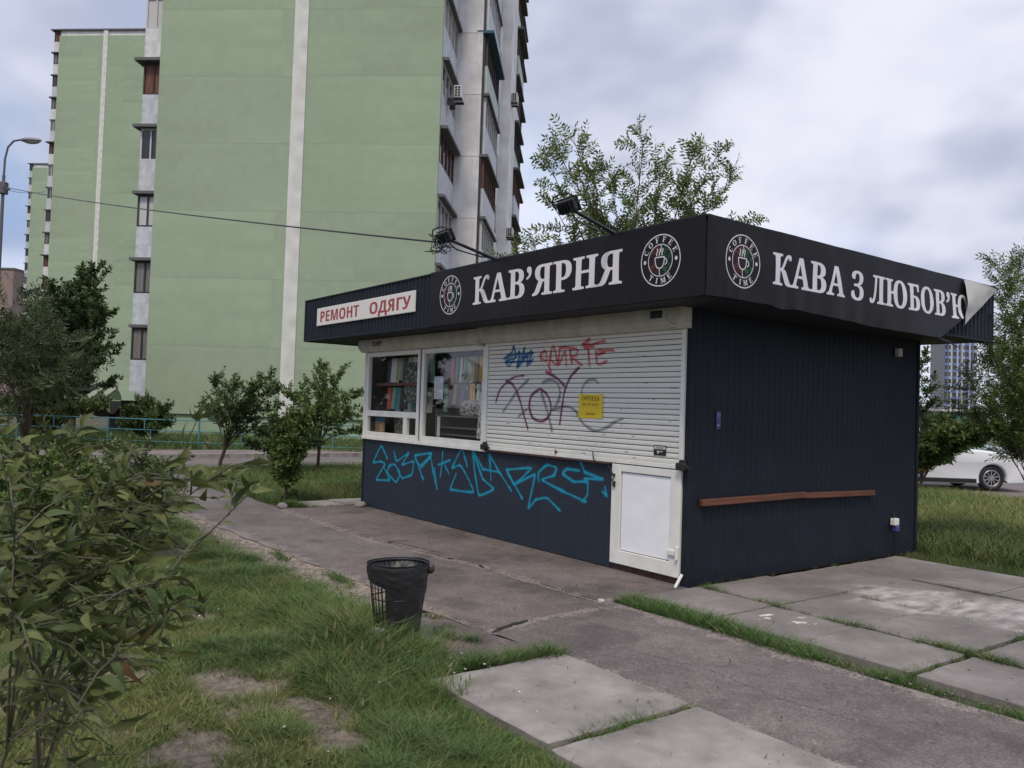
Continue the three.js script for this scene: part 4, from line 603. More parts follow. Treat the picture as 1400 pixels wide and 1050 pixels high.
// ------------------------------------------------------------------ fence, lamp post, wires, floodlights, awning
{
  const f = thing('metal_fence', 'low turquoise metal rail fence running in front of the green tower block', 'fence', [-27.9, 0.0, 5.3], 0.925), teal = std({ map: rep(tex(64, 64, (u, v) => { const k = 0.75 + 0.4 * fbm(u * 8, v * 8, 3, 8); return [66 * k, 128 * k, 138 * k]; }), 2), roughness: 0.6 });
  for (const [y, r] of [[0.9, 0.02], [0.55, 0.017], [0.18, 0.017]]) part(f, 'rail', rod(V(0, y, 0), V(19, y, 0), r, r, 6), teal);
  for (let i = 0; i <= 19; i++) part(f, 'post', i % 3 === 0 ? rod(V(i, -0.05, 0), V(i, 0.93, 0), 0.03, 0.03, 6) : i % 3 === 1 ? rod(V(i + 0.2, 0.55, 0), V(i + 0.2, 0.9, 0), 0.02, 0.02, 6) : rod(V(i - 0.6, 0.18, 0), V(i - 0.6, 0.55, 0), 0.02, 0.02, 6), teal);
  const L = thing('street_lamp', 'grey street lamp on a tall pole at the left edge', 'street lamp', [-30.06, 0, 3.33], 0.93), pm = std({ color: lin(0.12, 0.12, 0.13), roughness: 0.5, metalness: 0.4 });
  part(L, 'pole', rod(V(0, 0, 0), V(0, 9.6, 0), 0.085, 0.055, 10), pm); part(L, 'arm', tube([V(0, 9.5, 0), V(0.01, 10.2, 0), V(0.1, 10.65, 0), V(0.3, 10.88, 0), V(0.62, 10.95, 0)], 0.04, 0.035, 8), pm);
  part(L, 'clamp', join([rb(-0.13, 0.13, 8.9, 9.35, -0.13, 0.13, 0.03), rb(-0.05, 0.25, 9.05, 9.12, -0.05, 0.05, 0.02)]), pm);
  const hg = new THREE.SphereGeometry(1, 16, 10).scale(0.4, 0.1, 0.14).translate(0.93, 10.93, 0); part(L, 'lamp_head', hg, std({ color: lin(0.2, 0.2, 0.22), roughness: 0.5 }));
  part(L, 'lens', new THREE.SphereGeometry(1, 14, 8).scale(0.3, 0.09, 0.11).translate(0.97, 10.88, 0), std({ color: lin(0.3, 0.3, 0.3), roughness: 0.2 }));
  const wire = (a, b, sag, n = 16) => { const p = []; for (let i = 0; i <= n; i++) { const t = i / n, q = V().lerpVectors(a, b, t); q.y -= sag * 4 * t * (1 - t); p.push(q); } return p; };
  const cb = part(scene, 'overhead_cable', join([tube(wire(V(-29.96, 9.15, 3.35), V(-2.5, 3.46, 1.3), 0.1, 30), 0.014, 0.011, 5), tube(wire(V(-29.96, 9.1, 3.35), V(-23, 7.72, 2.8), 0.1, 10), 0.012, 0.006, 5)]), M.black); tag(cb, 'black overhead cable from the street lamp to the kiosk', 'cable');
  const cc = part(scene, 'overhead_cable', tube(wire(V(-2.5, 3.46, 1.3), V(-10.8, 5.42, -5.8), 0.12, 12), 0.006, 0.012, 5), M.black); tag(cc, 'thin cable running on from the left floodlight above the canopy', 'cable');
  const cd = part(scene, 'overhead_cable', tube(wire(V(0.4, 3.4, -4.8), V(-7.5, 7.03, -26.7), 0.1, 10), 0.006, 0.02, 5), M.black); tag(cd, 'thin cable leaving the far right corner of the canopy', 'cable');
  function flood(name, label, base, tip, tilt) {
    const o = thing(name, label, 'floodlight', base, 0, 'floodlights on arms above the canopy'), d = V(tip[0] - base[0], tip[1] - base[1], tip[2] - base[2]);
    part(o, 'arm', join([rod(V(0, -0.03, -0.3), V(0, -0.005, 0), 0.018, 0.018, 6), rod(V(0, -0.01, 0), d, 0.02, 0.018, 8)]), M.black);
    const h = new THREE.Group(); h.name = 'lamp_head'; h.position.copy(d); h.rotation.set(tilt, 0.3, 0); h.scale.setScalar(0.72); o.add(h);
    const hb = part(h, 'housing', join([rb(-0.13, 0.13, -0.08, 0.08, -0.06, 0.04, 0.025, 2), rb(-0.15, 0.15, -0.1, 0.1, -0.085, -0.06, 0.01), ...[-0.08, -0.04, 0, 0.04, 0.08].map((x) => rb(x - 0.006, x + 0.006, -0.07, 0.07, 0.03, 0.075, 0.003))]), M.black);
    part(h, 'bracket', tube([V(-0.16, 0, 0), V(-0.165, 0.1, 0.03), V(-0.1, 0.16, 0.05), V(0, 0.17, 0.055), V(0.1, 0.16, 0.05), V(0.165, 0.1, 0.03), V(0.16, 0, 0)], 0.012, 0.012, 5), M.black);
    part(h, 'lens', rb(-0.13, 0.13, -0.085, 0.085, -0.09, -0.085, 0.002), M.darkGlass);
    part(o, 'cable', tube([d.clone(), V(d.x * 0.8 - 0.03, d.y * 0.6 - 0.05, d.z * 0.75), V(-0.03, 0.0, 0.2), V(0, 0.02, 0.0)], 0.008, 0.008, 4), M.black);
    return o;
  }
  flood('floodlight', 'black floodlight on an arm above the middle of the front banner, at the right', [-0.486, 3.37, 0.56], [-0.33, 3.47, 1.33], 0.5);
  const o2 = flood('floodlight', 'black floodlight with tangled cable on an arm at the left end of the front banner', [-2.46, 3.37, 0.56], [-2.40, 3.50, 1.33], 0.5);
  const tg = []; R = mulberry(8); for (let k = 0; k < 5; k++) { const p = []; for (let i = 0; i < 9; i++) p.push(V(0.02 + rr(-0.14, 0.1), rr(-0.05, 0.17), 0.8 + rr(-0.12, 0.12))); tg.push(tube(new THREE.CatmullRomCurve3(p).getPoints(40), 0.005, 0.005, 4)); } part(o2, 'cable_tangle', join(tg), M.black);
  const a = thing('entrance_awning', 'small rounded green and white striped awning at the left foot of the tower block', 'awning', [-33.2, 0, -1.3], E1);
  const gm = std({ color: lin(0.05, 0.10, 0.045), roughness: 0.7 }), wm = std({ color: lin(0.5, 0.52, 0.44), roughness: 0.7 });
  for (let i = 0; i < 7; i++) { const g = new THREE.CylinderGeometry(0.85, 0.85, 0.2, 18, 1, true, -Math.PI / 2, Math.PI).rotateX(Math.PI / 2).rotateZ(Math.PI).scale(1, -0.85, 1).translate(0, 1.45, 0.7 - i * 0.21); part(a, 'stripe', g, i % 2 ? wm : gm).material.side = THREE.DoubleSide; }
  const cap = new THREE.CircleGeometry(0.85, 20, 0, Math.PI).scale(1, 0.85, 1).translate(0, 1.45, 0.8); part(a, 'valance', cap, gm); for (const x of [-0.5, 0.05]) part(a, 'stripe', new THREE.PlaneGeometry(0.2, 0.75).rotateZ(-0.9).translate(x + 0.2, 1.78, 0.815), wm);
  part(a, 'bracket', join([rod(V(-0.83, 1.45, 0.8), V(-0.83, 0, 0.8), 0.03, 0.03, 6), rod(V(0.83, 1.45, 0.8), V(0.83, 0, 0.8), 0.03, 0.03, 6)]), M.iron); part(a, 'door', bb(-0.6, 0.6, 0, 1.4, -0.85, -0.8), M.frameD);
}

// ------------------------------------------------------------------ leaves, trees, shrubs
function leafGeo(len, w, fold = 0.25, bend = 0.3, seg = 4, droop = 0) { // one leaf growing along +y, folded along its midrib
  const pos = [], idx = [];
  for (let i = 0; i <= seg; i++) {
    const t = i / seg, h = w * Math.sin(Math.PI * Math.pow(t, 0.8)) * 0.5 * (1 - 0.25 * t) + (i === 0 ? w * 0.04 : 0), a = bend * t * t, y = len * (t - 0.16 * bend * t * t), z = -len * a * 0.6 * t - droop * t * t * len;
    pos.push(-h, y, z + h * fold, 0, y, z, h, y, z + h * fold);
  }
  for (let i = 0; i < seg; i++) { const o = i * 3; idx.push(o, o + 1, o + 3, o + 1, o + 4, o + 3, o + 1, o + 2, o + 4, o + 2, o + 5, o + 4); }
  const g = new THREE.BufferGeometry(); g.setAttribute('position', new THREE.Float32BufferAttribute(pos, 3)); g.setIndex(idx); g.computeVertexNormals();
  g.setAttribute('uv', new THREE.Float32BufferAttribute(new Float32Array(pos.length / 3 * 2), 2)); return g;
}
function place(g, p, dir, roll, s = 1) { const q = new THREE.Quaternion().setFromUnitVectors(V(0, 1, 0), dir.clone().normalize()); return g.clone().rotateY(roll).scale(s, s, s).applyQuaternion(q).translate(p.x, p.y, p.z); }
function pinnate(len, pairs, l, w, seed) { // feathery compound leaf
  const q = mulberry(seed), gs = [], lg = leafGeo(l, w, 0.2, 0.4, 2), bend = 0.3 + q() * 0.3;
  const at = (t) => V(0, len * t, -len * bend * t * t);
  for (let i = 0; i < pairs; i++) { const t = 0.2 + 0.76 * i / (pairs - 1); for (const s of [-1, 1]) gs.push(place(lg, at(t), V(s * (0.8 + 0.3 * q()), 0.55 - 0.4 * q(), -0.25 + 0.3 * q()), q() * 0.9 - 0.4, 0.75 + 0.4 * q())); }
  gs.push(place(lg, at(1), V(0, 0.8, -0.5), 0)); gs.push(new THREE.BoxGeometry(0.004, len, 0.004).translate(0, len / 2, -len * bend * 0.2)); return join(gs);
}
function cluster(n, l, w, seed, stem = 0.12) { const q = mulberry(seed), gs = [], lg = leafGeo(l, w, 0.25, 0.35, 3); for (let i = 0; i < n; i++) { const a = i * 2.4 + q(), t = i / n; gs.push(place(lg, V(0, stem * t, 0), V(Math.cos(a), 0.25 + 0.9 * t + 0.3 * q(), Math.sin(a)), a, 0.7 + 0.5 * q())); } return join(gs); }
const SPR = { pin: [1, 2, 3].map((s) => pinnate(0.26, 6, 0.075, 0.026, s)), small: [4, 5, 6].map((s) => cluster(7, 0.085, 0.042, s)), big: [7, 8].map((s) => cluster(7, 0.11, 0.055, s, 0.15)), tiny: [11, 12].map((s) => cluster(9, 0.045, 0.024, s, 0.1)), far: [13, 14].map((s) => cluster(8, 0.2, 0.11, s, 0.28)), pinBig: [17, 18, 19].map((s) => pinnate(0.3, 5, 0.115, 0.046, s)), fern: [15, 16].map((s) => pinnate(0.42, 9, 0.13, 0.026, s)) };
const LM = { mid: leafMat(0.075, 0.115, 0.035), olive: leafMat(0.125, 0.165, 0.055, 0.4), dark: leafMat(0.055, 0.09, 0.03), deep: leafMat(0.035, 0.062, 0.022, 0.2), bright: leafMat(0.105, 0.155, 0.042, 0.35), brownish: leafMat(0.058, 0.08, 0.03) };
const parse = (s) => s.split(' ').map((a) => V(...a.split(',').map(Number)));
function makeTree(o) {
  R = mulberry(o.seed); const [bx0, bz0] = o.base, B = V(bx0, o.y0 ?? -0.04, bz0), t = thing(o.name ?? 'tree', o.label, o.cat ?? 'tree', [B.x, B.y, B.z], 0, o.group);
  const limbs = parse(o.limbs).map((p) => p.sub(B).add(V(...(o.shift ?? [0, 0, 0])))), top = limbs.reduce((m, p) => Math.max(m, p.y), 0), wood = [], leaves = [];
  const fork = V(0, o.fork ?? top * 0.3, 0), mean = limbs.reduce((m, p) => m.add(p), V()).multiplyScalar(1 / limbs.length); fork.x = mean.x * 0.3; fork.z = mean.z * 0.3;
  wood.push(tube([V(0, -0.1, 0), V(fork.x * 0.3 + rr(-0.02, 0.02), fork.y * 0.4, fork.z * 0.3), fork], o.r, o.r * 0.8, 7));
  const L = o.twigLen, add = (p, d) => { leaves.push([p.clone(), d.clone().add(V(rr(-0.7, 0.7), rr(-0.5, 0.7) + (o.lift ?? 0.1), rr(-0.7, 0.7))).normalize(), rr(0.75, 1.25) * (o.scale ?? 1)]); };
  for (const T of limbs) {
    const s = V().lerpVectors(V(), fork, rr(0.75, 1)), d = V().subVectors(T, s), len = d.length(), mid = s.clone().addScaledVector(d, 0.45).add(V(-d.x * 0.14 + rr(-0.06, 0.06) * len, 0.08 * len, -d.z * 0.14 + rr(-0.06, 0.06) * len));
    const cv = new THREE.CatmullRomCurve3([s, mid, T]), pts = cv.getPoints(7); wood.push(tube(pts, o.r * (o.limbR ?? 0.42), o.r * 0.06, 5));
    const n = Math.max(3, Math.round(o.twigs * len / (o.ref ?? top)));
    for (let i = 0; i < n; i++) {
      const u = lerp(o.from ?? 0.35, 1, Math.pow((i + R()) / n, 0.8)), p = cv.getPoint(u), td = cv.getTangent(u).multiplyScalar(0.7).add(V(rr(-1, 1), rr(-0.35, 0.75), rr(-1, 1))).normalize(), tl = L * rr(0.55, 1.2) * (1.15 - 0.55 * u);
      const e = p.clone().addScaledVector(td, tl).add(V(0, tl * (o.droop ? -o.droop : 0.12), 0)), m = p.clone().lerp(e, 0.5).add(V(0, tl * 0.08, 0));
      wood.push(tube([p, m, e], o.r * 0.07 + 0.003, 0.002, 3));
      for (let k = 0; k < o.per; k++) { const w = lerp(0.15, 1, (k + R()) / o.per); add(w < 0.5 ? p.clone().lerp(m, w * 2) : m.clone().lerp(e, w * 2 - 1), V().subVectors(e, p).normalize()); }
    }
    for (let k = 0; k < 3; k++) add(T, cv.getTangent(1));
  }
  part(t, 'trunk', join(wood), o.bark ?? M.bark);
  const kinds = o.spray, M4 = new THREE.Matrix4(), Q = new THREE.Quaternion(), Q2 = new THREE.Quaternion(), col = new THREE.Color();
  kinds.forEach((g, k) => {
    const mine = leaves.filter((_, i) => i % kinds.length === k), im = new THREE.InstancedMesh(g, o.leaf, mine.length); im.name = 'crown'; im.castShadow = im.receiveShadow = true; im.userData.kind = 'stuff';
    mine.forEach(([p, d, s], i) => { Q.setFromUnitVectors(V(0, 1, 0), d); Q2.setFromAxisAngle(d, R() * 6.28); M4.compose(p, Q2.multiply(Q), V(s, s, s)); im.setMatrixAt(i, M4); const c = rr(0.65, 1.4), y = rr(-0.12, 0.16); col.setRGB(c * (1 + y), c, c * (1 - y * 0.6)); im.setColorAt(i, col); });
    t.add(im);
  });
  return t;
}
makeTree({ seed: 21, label: 'tall airy feathery-leaved tree rising behind the kiosk roof', base: [-9.1, -8.21], r: 0.11, fork: 2.6, shift: [0, -0.4, 0], twigs: 23, twigLen: 0.68, per: 5, from: 0.25, spray: SPR.pinBig, leaf: LM.olive, scale: 1.15, limbR: 0.36, limbs: '-9.70,8.59,-6.72 -10.50,8.52,-6.87 -9.31,7.76,-5.60 -9.21,7.64,-6.96 -8.67,7.08,-7.09 -8.15,8.25,-7.52 -8.05,7.83,-8.04 -7.86,8.27,-8.91 -7.63,8.21,-9.44 -7.62,7.74,-10.04 -7.33,6.57,-10.00 -8.28,7.15,-9.77 -9.97,5.90,-5.64 -11.47,5.81,-6.33 -9.23,6.62,-5.88 -9.26,7.14,-8.40 -8.17,6.34,-8.88 -9.80,6.53,-7.25 -8.64,5.88,-7.16 -7.20,6.08,-9.32 -10.51,5.91,-7.30 -9.52,6.07,-9.29 -8.05,7.41,-8.57' });
makeTree({ seed: 22, label: 'leafy young tree with feathery leaves at the right edge of the lawn', base: [0.72, -6.2], shift: [0.0, 0, 0], r: 0.026, fork: 0.9, twigs: 30, twigLen: 0.25, per: 6, from: 0.3, spray: SPR.pin, leaf: LM.bright, scale: 0.8, limbR: 0.3, limbs: '0.41,3.67,-5.61 0.37,3.86,-6.22 0.52,2.89,-4.88 0.38,2.65,-5.37 0.38,2.16,-4.93 0.25,1.72,-5.34 0.29,1.44,-5.83 0.48,2.44,-5.77 0.42,3.12,-6.25 0.85,2.62,-5.78 0.55,3.52,-6.82 0.29,1.96,-6.10 0.58,1.57,-5.95 0.03,1.84,-5.51 0.80,2.14,-5.60 0.4,1.5,-5.7 0.4,1.75,-5.6 0.85,0.95,-5.9' });
makeTree({ seed: 23, label: 'low spreading shrub hiding the parked white car behind the kiosk', cat: 'shrub', name: 'shrub', base: [-4.51, -13.0], r: 0.03, fork: 0.3, twigs: 30, twigLen: 0.5, per: 7, from: 0.2, spray: SPR.small, leaf: LM.bright, scale: 1.1, limbs: '-4.44,1.25,-13.01 -4.66,1.39,-13.6 -3.68,1.35,-12.70 -3.87,1.42,-13.2 -3.54,1.32,-13.15 -3.31,1.21,-13.27 -4.09,0.95,-12.89 -4.12,0.86,-13.08 -4.03,0.90,-13.21 -3.93,0.83,-13.4 -4.80,0.72,-13.2 -4.0,1.6,-13.2 -3.4,1.5,-13.1 -2.9,1.3,-13.4 -3.0,1.5,-13.2' });
makeTree({ seed: 24, label: 'slim young tree right behind the far corner of the kiosk', base: [-2.86, -9.6], r: 0.03, fork: 1.2, twigs: 10, twigLen: 0.35, per: 4, spray: SPR.small, leaf: LM.dark, limbs: '-2.69,2.91,-9.77 -2.88,2.81,-10.20 -2.25,2.18,-9.07 -2.43,1.99,-9.80 -2.25,1.69,-9.56 -2.48,1.81,-9.37 -2.52,2.45,-9.80 -2.73,2.52,-9.68' });
makeTree({ seed: 25, label: 'dark dense tree left of the nearest tower block', base: [-28.45, 0.96], shift: [-0.4, 0, 0.52], r: 0.16, fork: 1.4, twigs: 38, twigLen: 1.1, per: 6, from: 0.2, spray: SPR.far, leaf: LM.dark, scale: 0.8, limbs: '-27.22,5.94,0.08 -28.75,5.48,0.28 -26.43,5.00,1.48 -27.97,4.15,1.68 -26.78,4.69,1.05 -25.74,4.41,-0.03 -26.17,3.21,-0.07 -27.77,3.45,1.12 -28.26,2.65,1.44 -27.88,2.72,0.06 -27.73,1.63,0.53 -28.03,2.00,-0.64 -26.73,3.96,0.61 -29.08,4.73,-0.27 -27.5,5.6,0.3 -27,5.2,0.2 -28,5.0,0.8' });
makeTree({ seed: 26, label: 'dark rounded tree at the left edge beyond the turquoise fence', base: [-24.6, 2.9], r: 0.14, fork: 1, twigs: 26, twigLen: 0.8, per: 5, from: 0.2, spray: SPR.far, leaf: LM.deep, scale: 0.75, limbs: '-23.56,3.65,3.34 -24.21,4.05,2.71 -21.9,3.07,2.45 -23.32,2.42,3.53 -22.11,2.02,2.67 -21.9,1.62,2.00 -22.64,1.35,3.14 -22.14,2.39,1.73 -22.84,1.27,2.36 -24.6,3.4,3.6 -23.2,3.4,2.4' });
makeTree({ seed: 27, label: 'dark tree with drooping feathery fronds at the left, before the road', base: [-7.75, 4.62], r: 0.035, fork: 1.0, twigs: 12, twigLen: 0.5, per: 4, droop: 0.35, lift: -0.5, spray: SPR.fern, leaf: LM.brownish, scale: 0.8, limbs: '-7.38,2.89,4.80 -7.70,2.75,4.55 -6.6,2.12,4.30 -6.96,1.96,4.44 -7.08,2.73,4.99 -7.07,2.40,5.08 -6.93,2.28,4.68 -6.92,2.40,4.31 -7.56,1.81,4.72 -6.95,1.9,5.1' });
makeTree({ seed: 28, label: 'dense leafy bush beside the path left of the kiosk, narrow at its foot', cat: 'shrub', name: 'shrub', base: [-7.55, 0.98], r: 0.03, fork: 0.25, twigs: 26, twigLen: 0.26, per: 7, from: 0.05, spray: SPR.big, leaf: LM.bright, scale: 0.72, limbs: '-7.84,1.31,1.05 -7.93,1.40,0.76 -7.41,1.37,0.79 -7.46,1.15,0.66 -7.69,1.01,1.12 -7.49,0.97,0.89 -7.72,0.65,1.04 -7.51,0.72,0.78 -7.58,0.40,0.98 -7.55,0.11,0.93 -7.55,0.3,1.03 -7.65,1.2,0.9' });
makeTree({ seed: 29, label: 'young leafy tree on the lawn nearest the left end of the kiosk', base: [-12.93, -1.91], r: 0.045, fork: 0.7, twigs: 22, twigLen: 0.5, per: 5, from: 0.25, spray: SPR.big, leaf: LM.bright, scale: 0.85, limbs: '-12.71,2.41,-1.82 -13.64,1.98,-1.78 -12.25,1.75,-0.87 -12.24,2.25,-2.02 -11.69,1.84,-2.19 -11.45,1.48,-2.30 -12.61,1.26,-1.12 -12.66,1.47,-1.66 -12.37,1.32,-2.26 -13.59,0.92,-1.20 -12.22,0.96,-2.57 -13.20,1.83,-2.25 -12.51,0.80,-1.36' });
makeTree({ seed: 30, label: 'small bushy tree left of the white stripe, farther from the kiosk', base: [-14.3, -0.02], r: 0.05, fork: 0.6, twigs: 20, twigLen: 0.5, per: 5, from: 0.25, spray: SPR.big, leaf: LM.mid, scale: 0.85, limbs: '-14.19,2.08,0.14 -15.07,1.52,0.12 -12.97,1.99,0.11 -13.42,1.85,-0.46 -12.86,2.13,-0.60 -12.56,1.86,-0.80 -13.60,1.37,0.21 -13.57,1.34,-0.45 -13.33,1.44,-0.97 -13.87,0.94,-0.83 -14.00,0.89,-0.18' });
makeTree({ seed: 31, label: 'low dark shrub between the two small trees on the lawn', cat: 'shrub', name: 'shrub', base: [-12.93, -1.07], r: 0.03, fork: 0.15, twigs: 16, twigLen: 0.4, per: 6, from: 0.1, spray: SPR.small, leaf: LM.deep, limbs: '-13.05,0.86,-0.62 -13.52,1.01,-1.13 -11.75,1.00,-0.79 -12.21,0.90,-1.32 -12.60,0.63,-0.22 -11.66,0.76,-1.26 -12.20,0.62,-0.90' });
makeTree({ seed: 32, label: 'rounded green shrub behind the fence at the foot of the nearest tower block', cat: 'shrub', name: 'shrub', base: [-24.2, -0.75], r: 0.04, fork: 0.2, twigs: 22, twigLen: 0.45, per: 6, from: 0.1, spray: SPR.big, leaf: LM.mid, scale: 1.2, limbs: '-24.1,1.08,-0.06 -24.86,1.45,-0.66 -23.3,1.25,-0.97 -23.4,0.83,-1.08 -24.2,0.64,0.02 -23.5,0.56,-0.68 -24.1,0.88,-0.17 -24.3,1.3,-0.6' });
makeTree({ seed: 33, label: 'wide pale green shrub behind the fence near the left edge', cat: 'shrub', name: 'shrub', base: [-26.9, 2.1], r: 0.04, fork: 0.2, twigs: 22, twigLen: 0.55, per: 6, from: 0.1, spray: SPR.big, leaf: LM.olive, scale: 1.2, limbs: '-27.1,1.27,3.15 -27.4,1.43,2.04 -25.9,1.29,1.41 -26,1.11,0.76 -25.6,1.28,0.39 -26.9,1.05,3.6 -26.1,0.86,1.48' });
makeTree({ seed: 34, label: 'loose shrub with small pale speckled leaves on the near lawn beside the path', cat: 'shrub', name: 'shrub', base: [-3.95, 4.12], r: 0.016, fork: 0.15, twigs: 20, twigLen: 0.34, per: 6, from: 0.1, spray: SPR.tiny, leaf: leafMat(0.14, 0.175, 0.08), scale: 1.05, limbs: '-4.00,0.90,4.40 -4.43,1.02,4.12 -2.95,1.02,4.19 -3.35,0.94,3.86 -3.06,0.76,3.88 -3.35,0.67,4.44 -3.35,0.74,4.18 -3.49,0.57,3.91 -3.43,0.49,3.77 -4.32,0.73,4.48 -3.85,0.39,4.17 -4.15,0.80,3.84' });
makeTree({ seed: 35, label: 'dense low shrub at the left edge behind the near long-leaved shrub', cat: 'shrub', name: 'shrub', base: [-3.4, 5.0], r: 0.014, fork: 0.15, twigs: 18, twigLen: 0.36, per: 6, from: 0.1, spray: SPR.tiny, leaf: LM.bright, scale: 1.3, limbs: '-3.3,1.02,4.9 -3.8,1.0,5.2 -3.0,0.9,4.7 -2.9,0.7,5.0 -3.5,0.8,5.3 -3.1,0.5,4.7 -3.9,0.7,4.9 -3.6,1.05,4.7 -3.3,0.4,5.2' });
{ // trees beyond the left edge of the picture, which the kiosk windows mirror
  const L = ['dense tree beyond the left edge, nearest the road', 'dense tree beyond the left edge, farther along the lawn', 'dense tree beyond the left edge, beside the path branch', 'dense tree beyond the left edge, across the road'];
  [[-25, 9], [-21, 14], [-29, 13], [-34, 8]].forEach(([x, z], i) => makeTree({ seed: 50 + i, label: L[i], base: [x, z], shift: [0, 0, 0], r: 0.16, fork: 1.2, twigs: 20, twigLen: 1.3, per: 6, from: 0.15, spray: SPR.far, leaf: LM.dark, scale: 1.2, limbs: [[-1.6, 4.4, 0.6], [1.5, 5, -0.4], [0, 6, 0.2], [-0.6, 5.2, -1.4], [0.9, 4, 1.5], [2, 3, 0.5], [-2.1, 3, -0.3], [0.2, 2.6, 2], [0, 2.4, -2], [1.2, 1.6, 1.2], [-1.4, 1.6, 1]].map((a) => (a[0] + x).toFixed(2) + ',' + a[1] + ',' + (a[2] + z).toFixed(2)).join(' ') }));
}
// the near shrub: long narrow leaves, each one a leaf of its own
{
  R = mulberry(404);
  const B = V(2.05, -0.02, 5.70), t = thing('shrub', 'large loose shrub with long narrow leaves filling the left foreground', 'shrub', [B.x, B.y, B.z]);
  const ends = parse('2.964,1.393,5.229 2.254,1.57,5.185 2.009,1.439,5.341 1.657,1.503,5.481 1.785,1.454,5.642 2.397,1.416,5.321 2.694,1.12,5.411 2.862,0.986,5.486 3.03,0.83,5.583 2.684,1.328,5.769 2.92,1.118,5.787 2.468,1.247,5.553 2.502,1.173,5.671 2.5,1.0,5.30 2.399,1.372,5.484 2.185,1.369,5.101 2.432,1.426,5.777 2.62,0.70,5.58 2.15,1.25,5.35 1.9,1.2,5.5 2.75,0.55,5.60 2.3,1.05,5.6').map((p) => p.sub(B));
  const geos = [0, 1, 2, 3, 4, 5].map((i) => leafGeo(1, 0.29 + 0.045 * (i % 3), 0.35 - 0.04 * i, 0.15 + 0.22 * i, 6, 0.06 * i));
  const mats = [leafMat(0.075, 0.105, 0.034, 0.3, 0.6), leafMat(0.09, 0.12, 0.04, 0.35, 0.6), leafMat(0.06, 0.09, 0.032, 0.25, 0.6), leafMat(0.115, 0.14, 0.05, 0.35, 0.6), leafMat(0.12, 0.075, 0.035, 0.3, 0.6)];
  const wood = [], spots = [];
  ends.forEach((T, k) => {
    const fk = [[0.06, 0.5, 0.0], [0.2, 0.42, -0.08], [-0.05, 0.55, -0.12]][k % 3], s = k < 3 ? V(rr(-0.04, 0.04), 0, rr(-0.04, 0.04)) : V(...fk), d = V().subVectors(T, s), m = k < 3 ? V(...fk) : s.clone().addScaledVector(d, 0.5).add(V(-d.x * 0.12, 0.07, -d.z * 0.12)), cv = new THREE.CatmullRomCurve3([s, m, T]);
    wood.push(tube(cv.getPoints(12), k < 3 ? 0.009 : 0.005, 0.0018, 6));
    const len = cv.getLength(), n = Math.round(len * 9);
    for (let i = 0; i <= n; i++) { const u = lerp(k < 3 ? 0.5 : 0.25, 1, i / n); spots.push([cv.getPoint(u), cv.getTangent(u)]); }
    for (let j = 0; j < 9; j++) {
      const u = rr(0.5, 0.98), p = cv.getPoint(u), e = p.clone().add(V(rr(-0.24, 0.24), rr(-0.1, 0.12), rr(-0.22, 0.22))); wood.push(tube([p, p.clone().lerp(e, 0.5).add(V(0, 0.02, 0)), e], 0.004, 0.0018, 5));
      for (let i = 0; i <= 6; i++) spots.push([p.clone().lerp(e, 0.15 + i / 7), V().subVectors(e, p).normalize()]);
    }
    spots.push([T, cv.getTangent(1)], [T, cv.getTangent(1)]);
  });
  part(t, 'stem', join(wood), M.twig);
  const keep = spots.filter(([p]) => p.y > 0.98 || (p.y > 0.45 && R() < 0.35 + 0.5 * sstep(0.7, 1.0, p.y))); spots.length = 0; spots.push(...keep);
  const eye = camera.position.clone().sub(B); spots.sort((a, b) => a[0].distanceTo(eye) - b[0].distanceTo(eye)); { const near = spots.splice(0, 620), q = []; near.forEach((a, i) => (i % 2 ? spots : q).push(a)); spots.unshift(...q); }
  const rest = spots.slice(296), im = new THREE.InstancedMesh(geos[2], mats[3], rest.length), M4 = new THREE.Matrix4(), Q = new THREE.Quaternion(), Q2 = new THREE.Quaternion(); im.name = 'foliage'; im.userData.kind = 'stuff'; im.castShadow = im.receiveShadow = true;
  rest.forEach(([p, d], i) => { const a = i * 2.4, dir = d.clone().multiplyScalar(0.7).add(V(Math.cos(a), rr(-0.25, 0.45), Math.sin(a))).normalize(), l = rr(0.05, 0.095), k = rr(0.7, 1.3); Q.setFromUnitVectors(V(0, 1, 0), dir); Q2.setFromAxisAngle(dir, rr(-1.2, 1.2)); im.setMatrixAt(i, M4.compose(p, Q2.multiply(Q), V(l, l, l))); im.setColorAt(i, new THREE.Color(k * 1.05, k, k * 0.9)); }); t.add(im);
  spots.slice(0, 296).forEach(([p, d], i) => {
    const a = i * 2.4 + rr(-0.5, 0.5), side = V(Math.cos(a), rr(-0.25, 0.45), Math.sin(a)), dir = d.clone().multiplyScalar(0.7).add(side).normalize(), l = rr(0.045, 0.095);
    const m = part(t, 'leaf', geos[i % 6], i % 29 === 0 ? mats[4] : mats[Math.floor(R() * 4)]); m.position.copy(p); m.quaternion.setFromUnitVectors(V(0, 1, 0), dir); m.rotateY(rr(-1.2, 1.2)); m.scale.setScalar(l);
  });
}
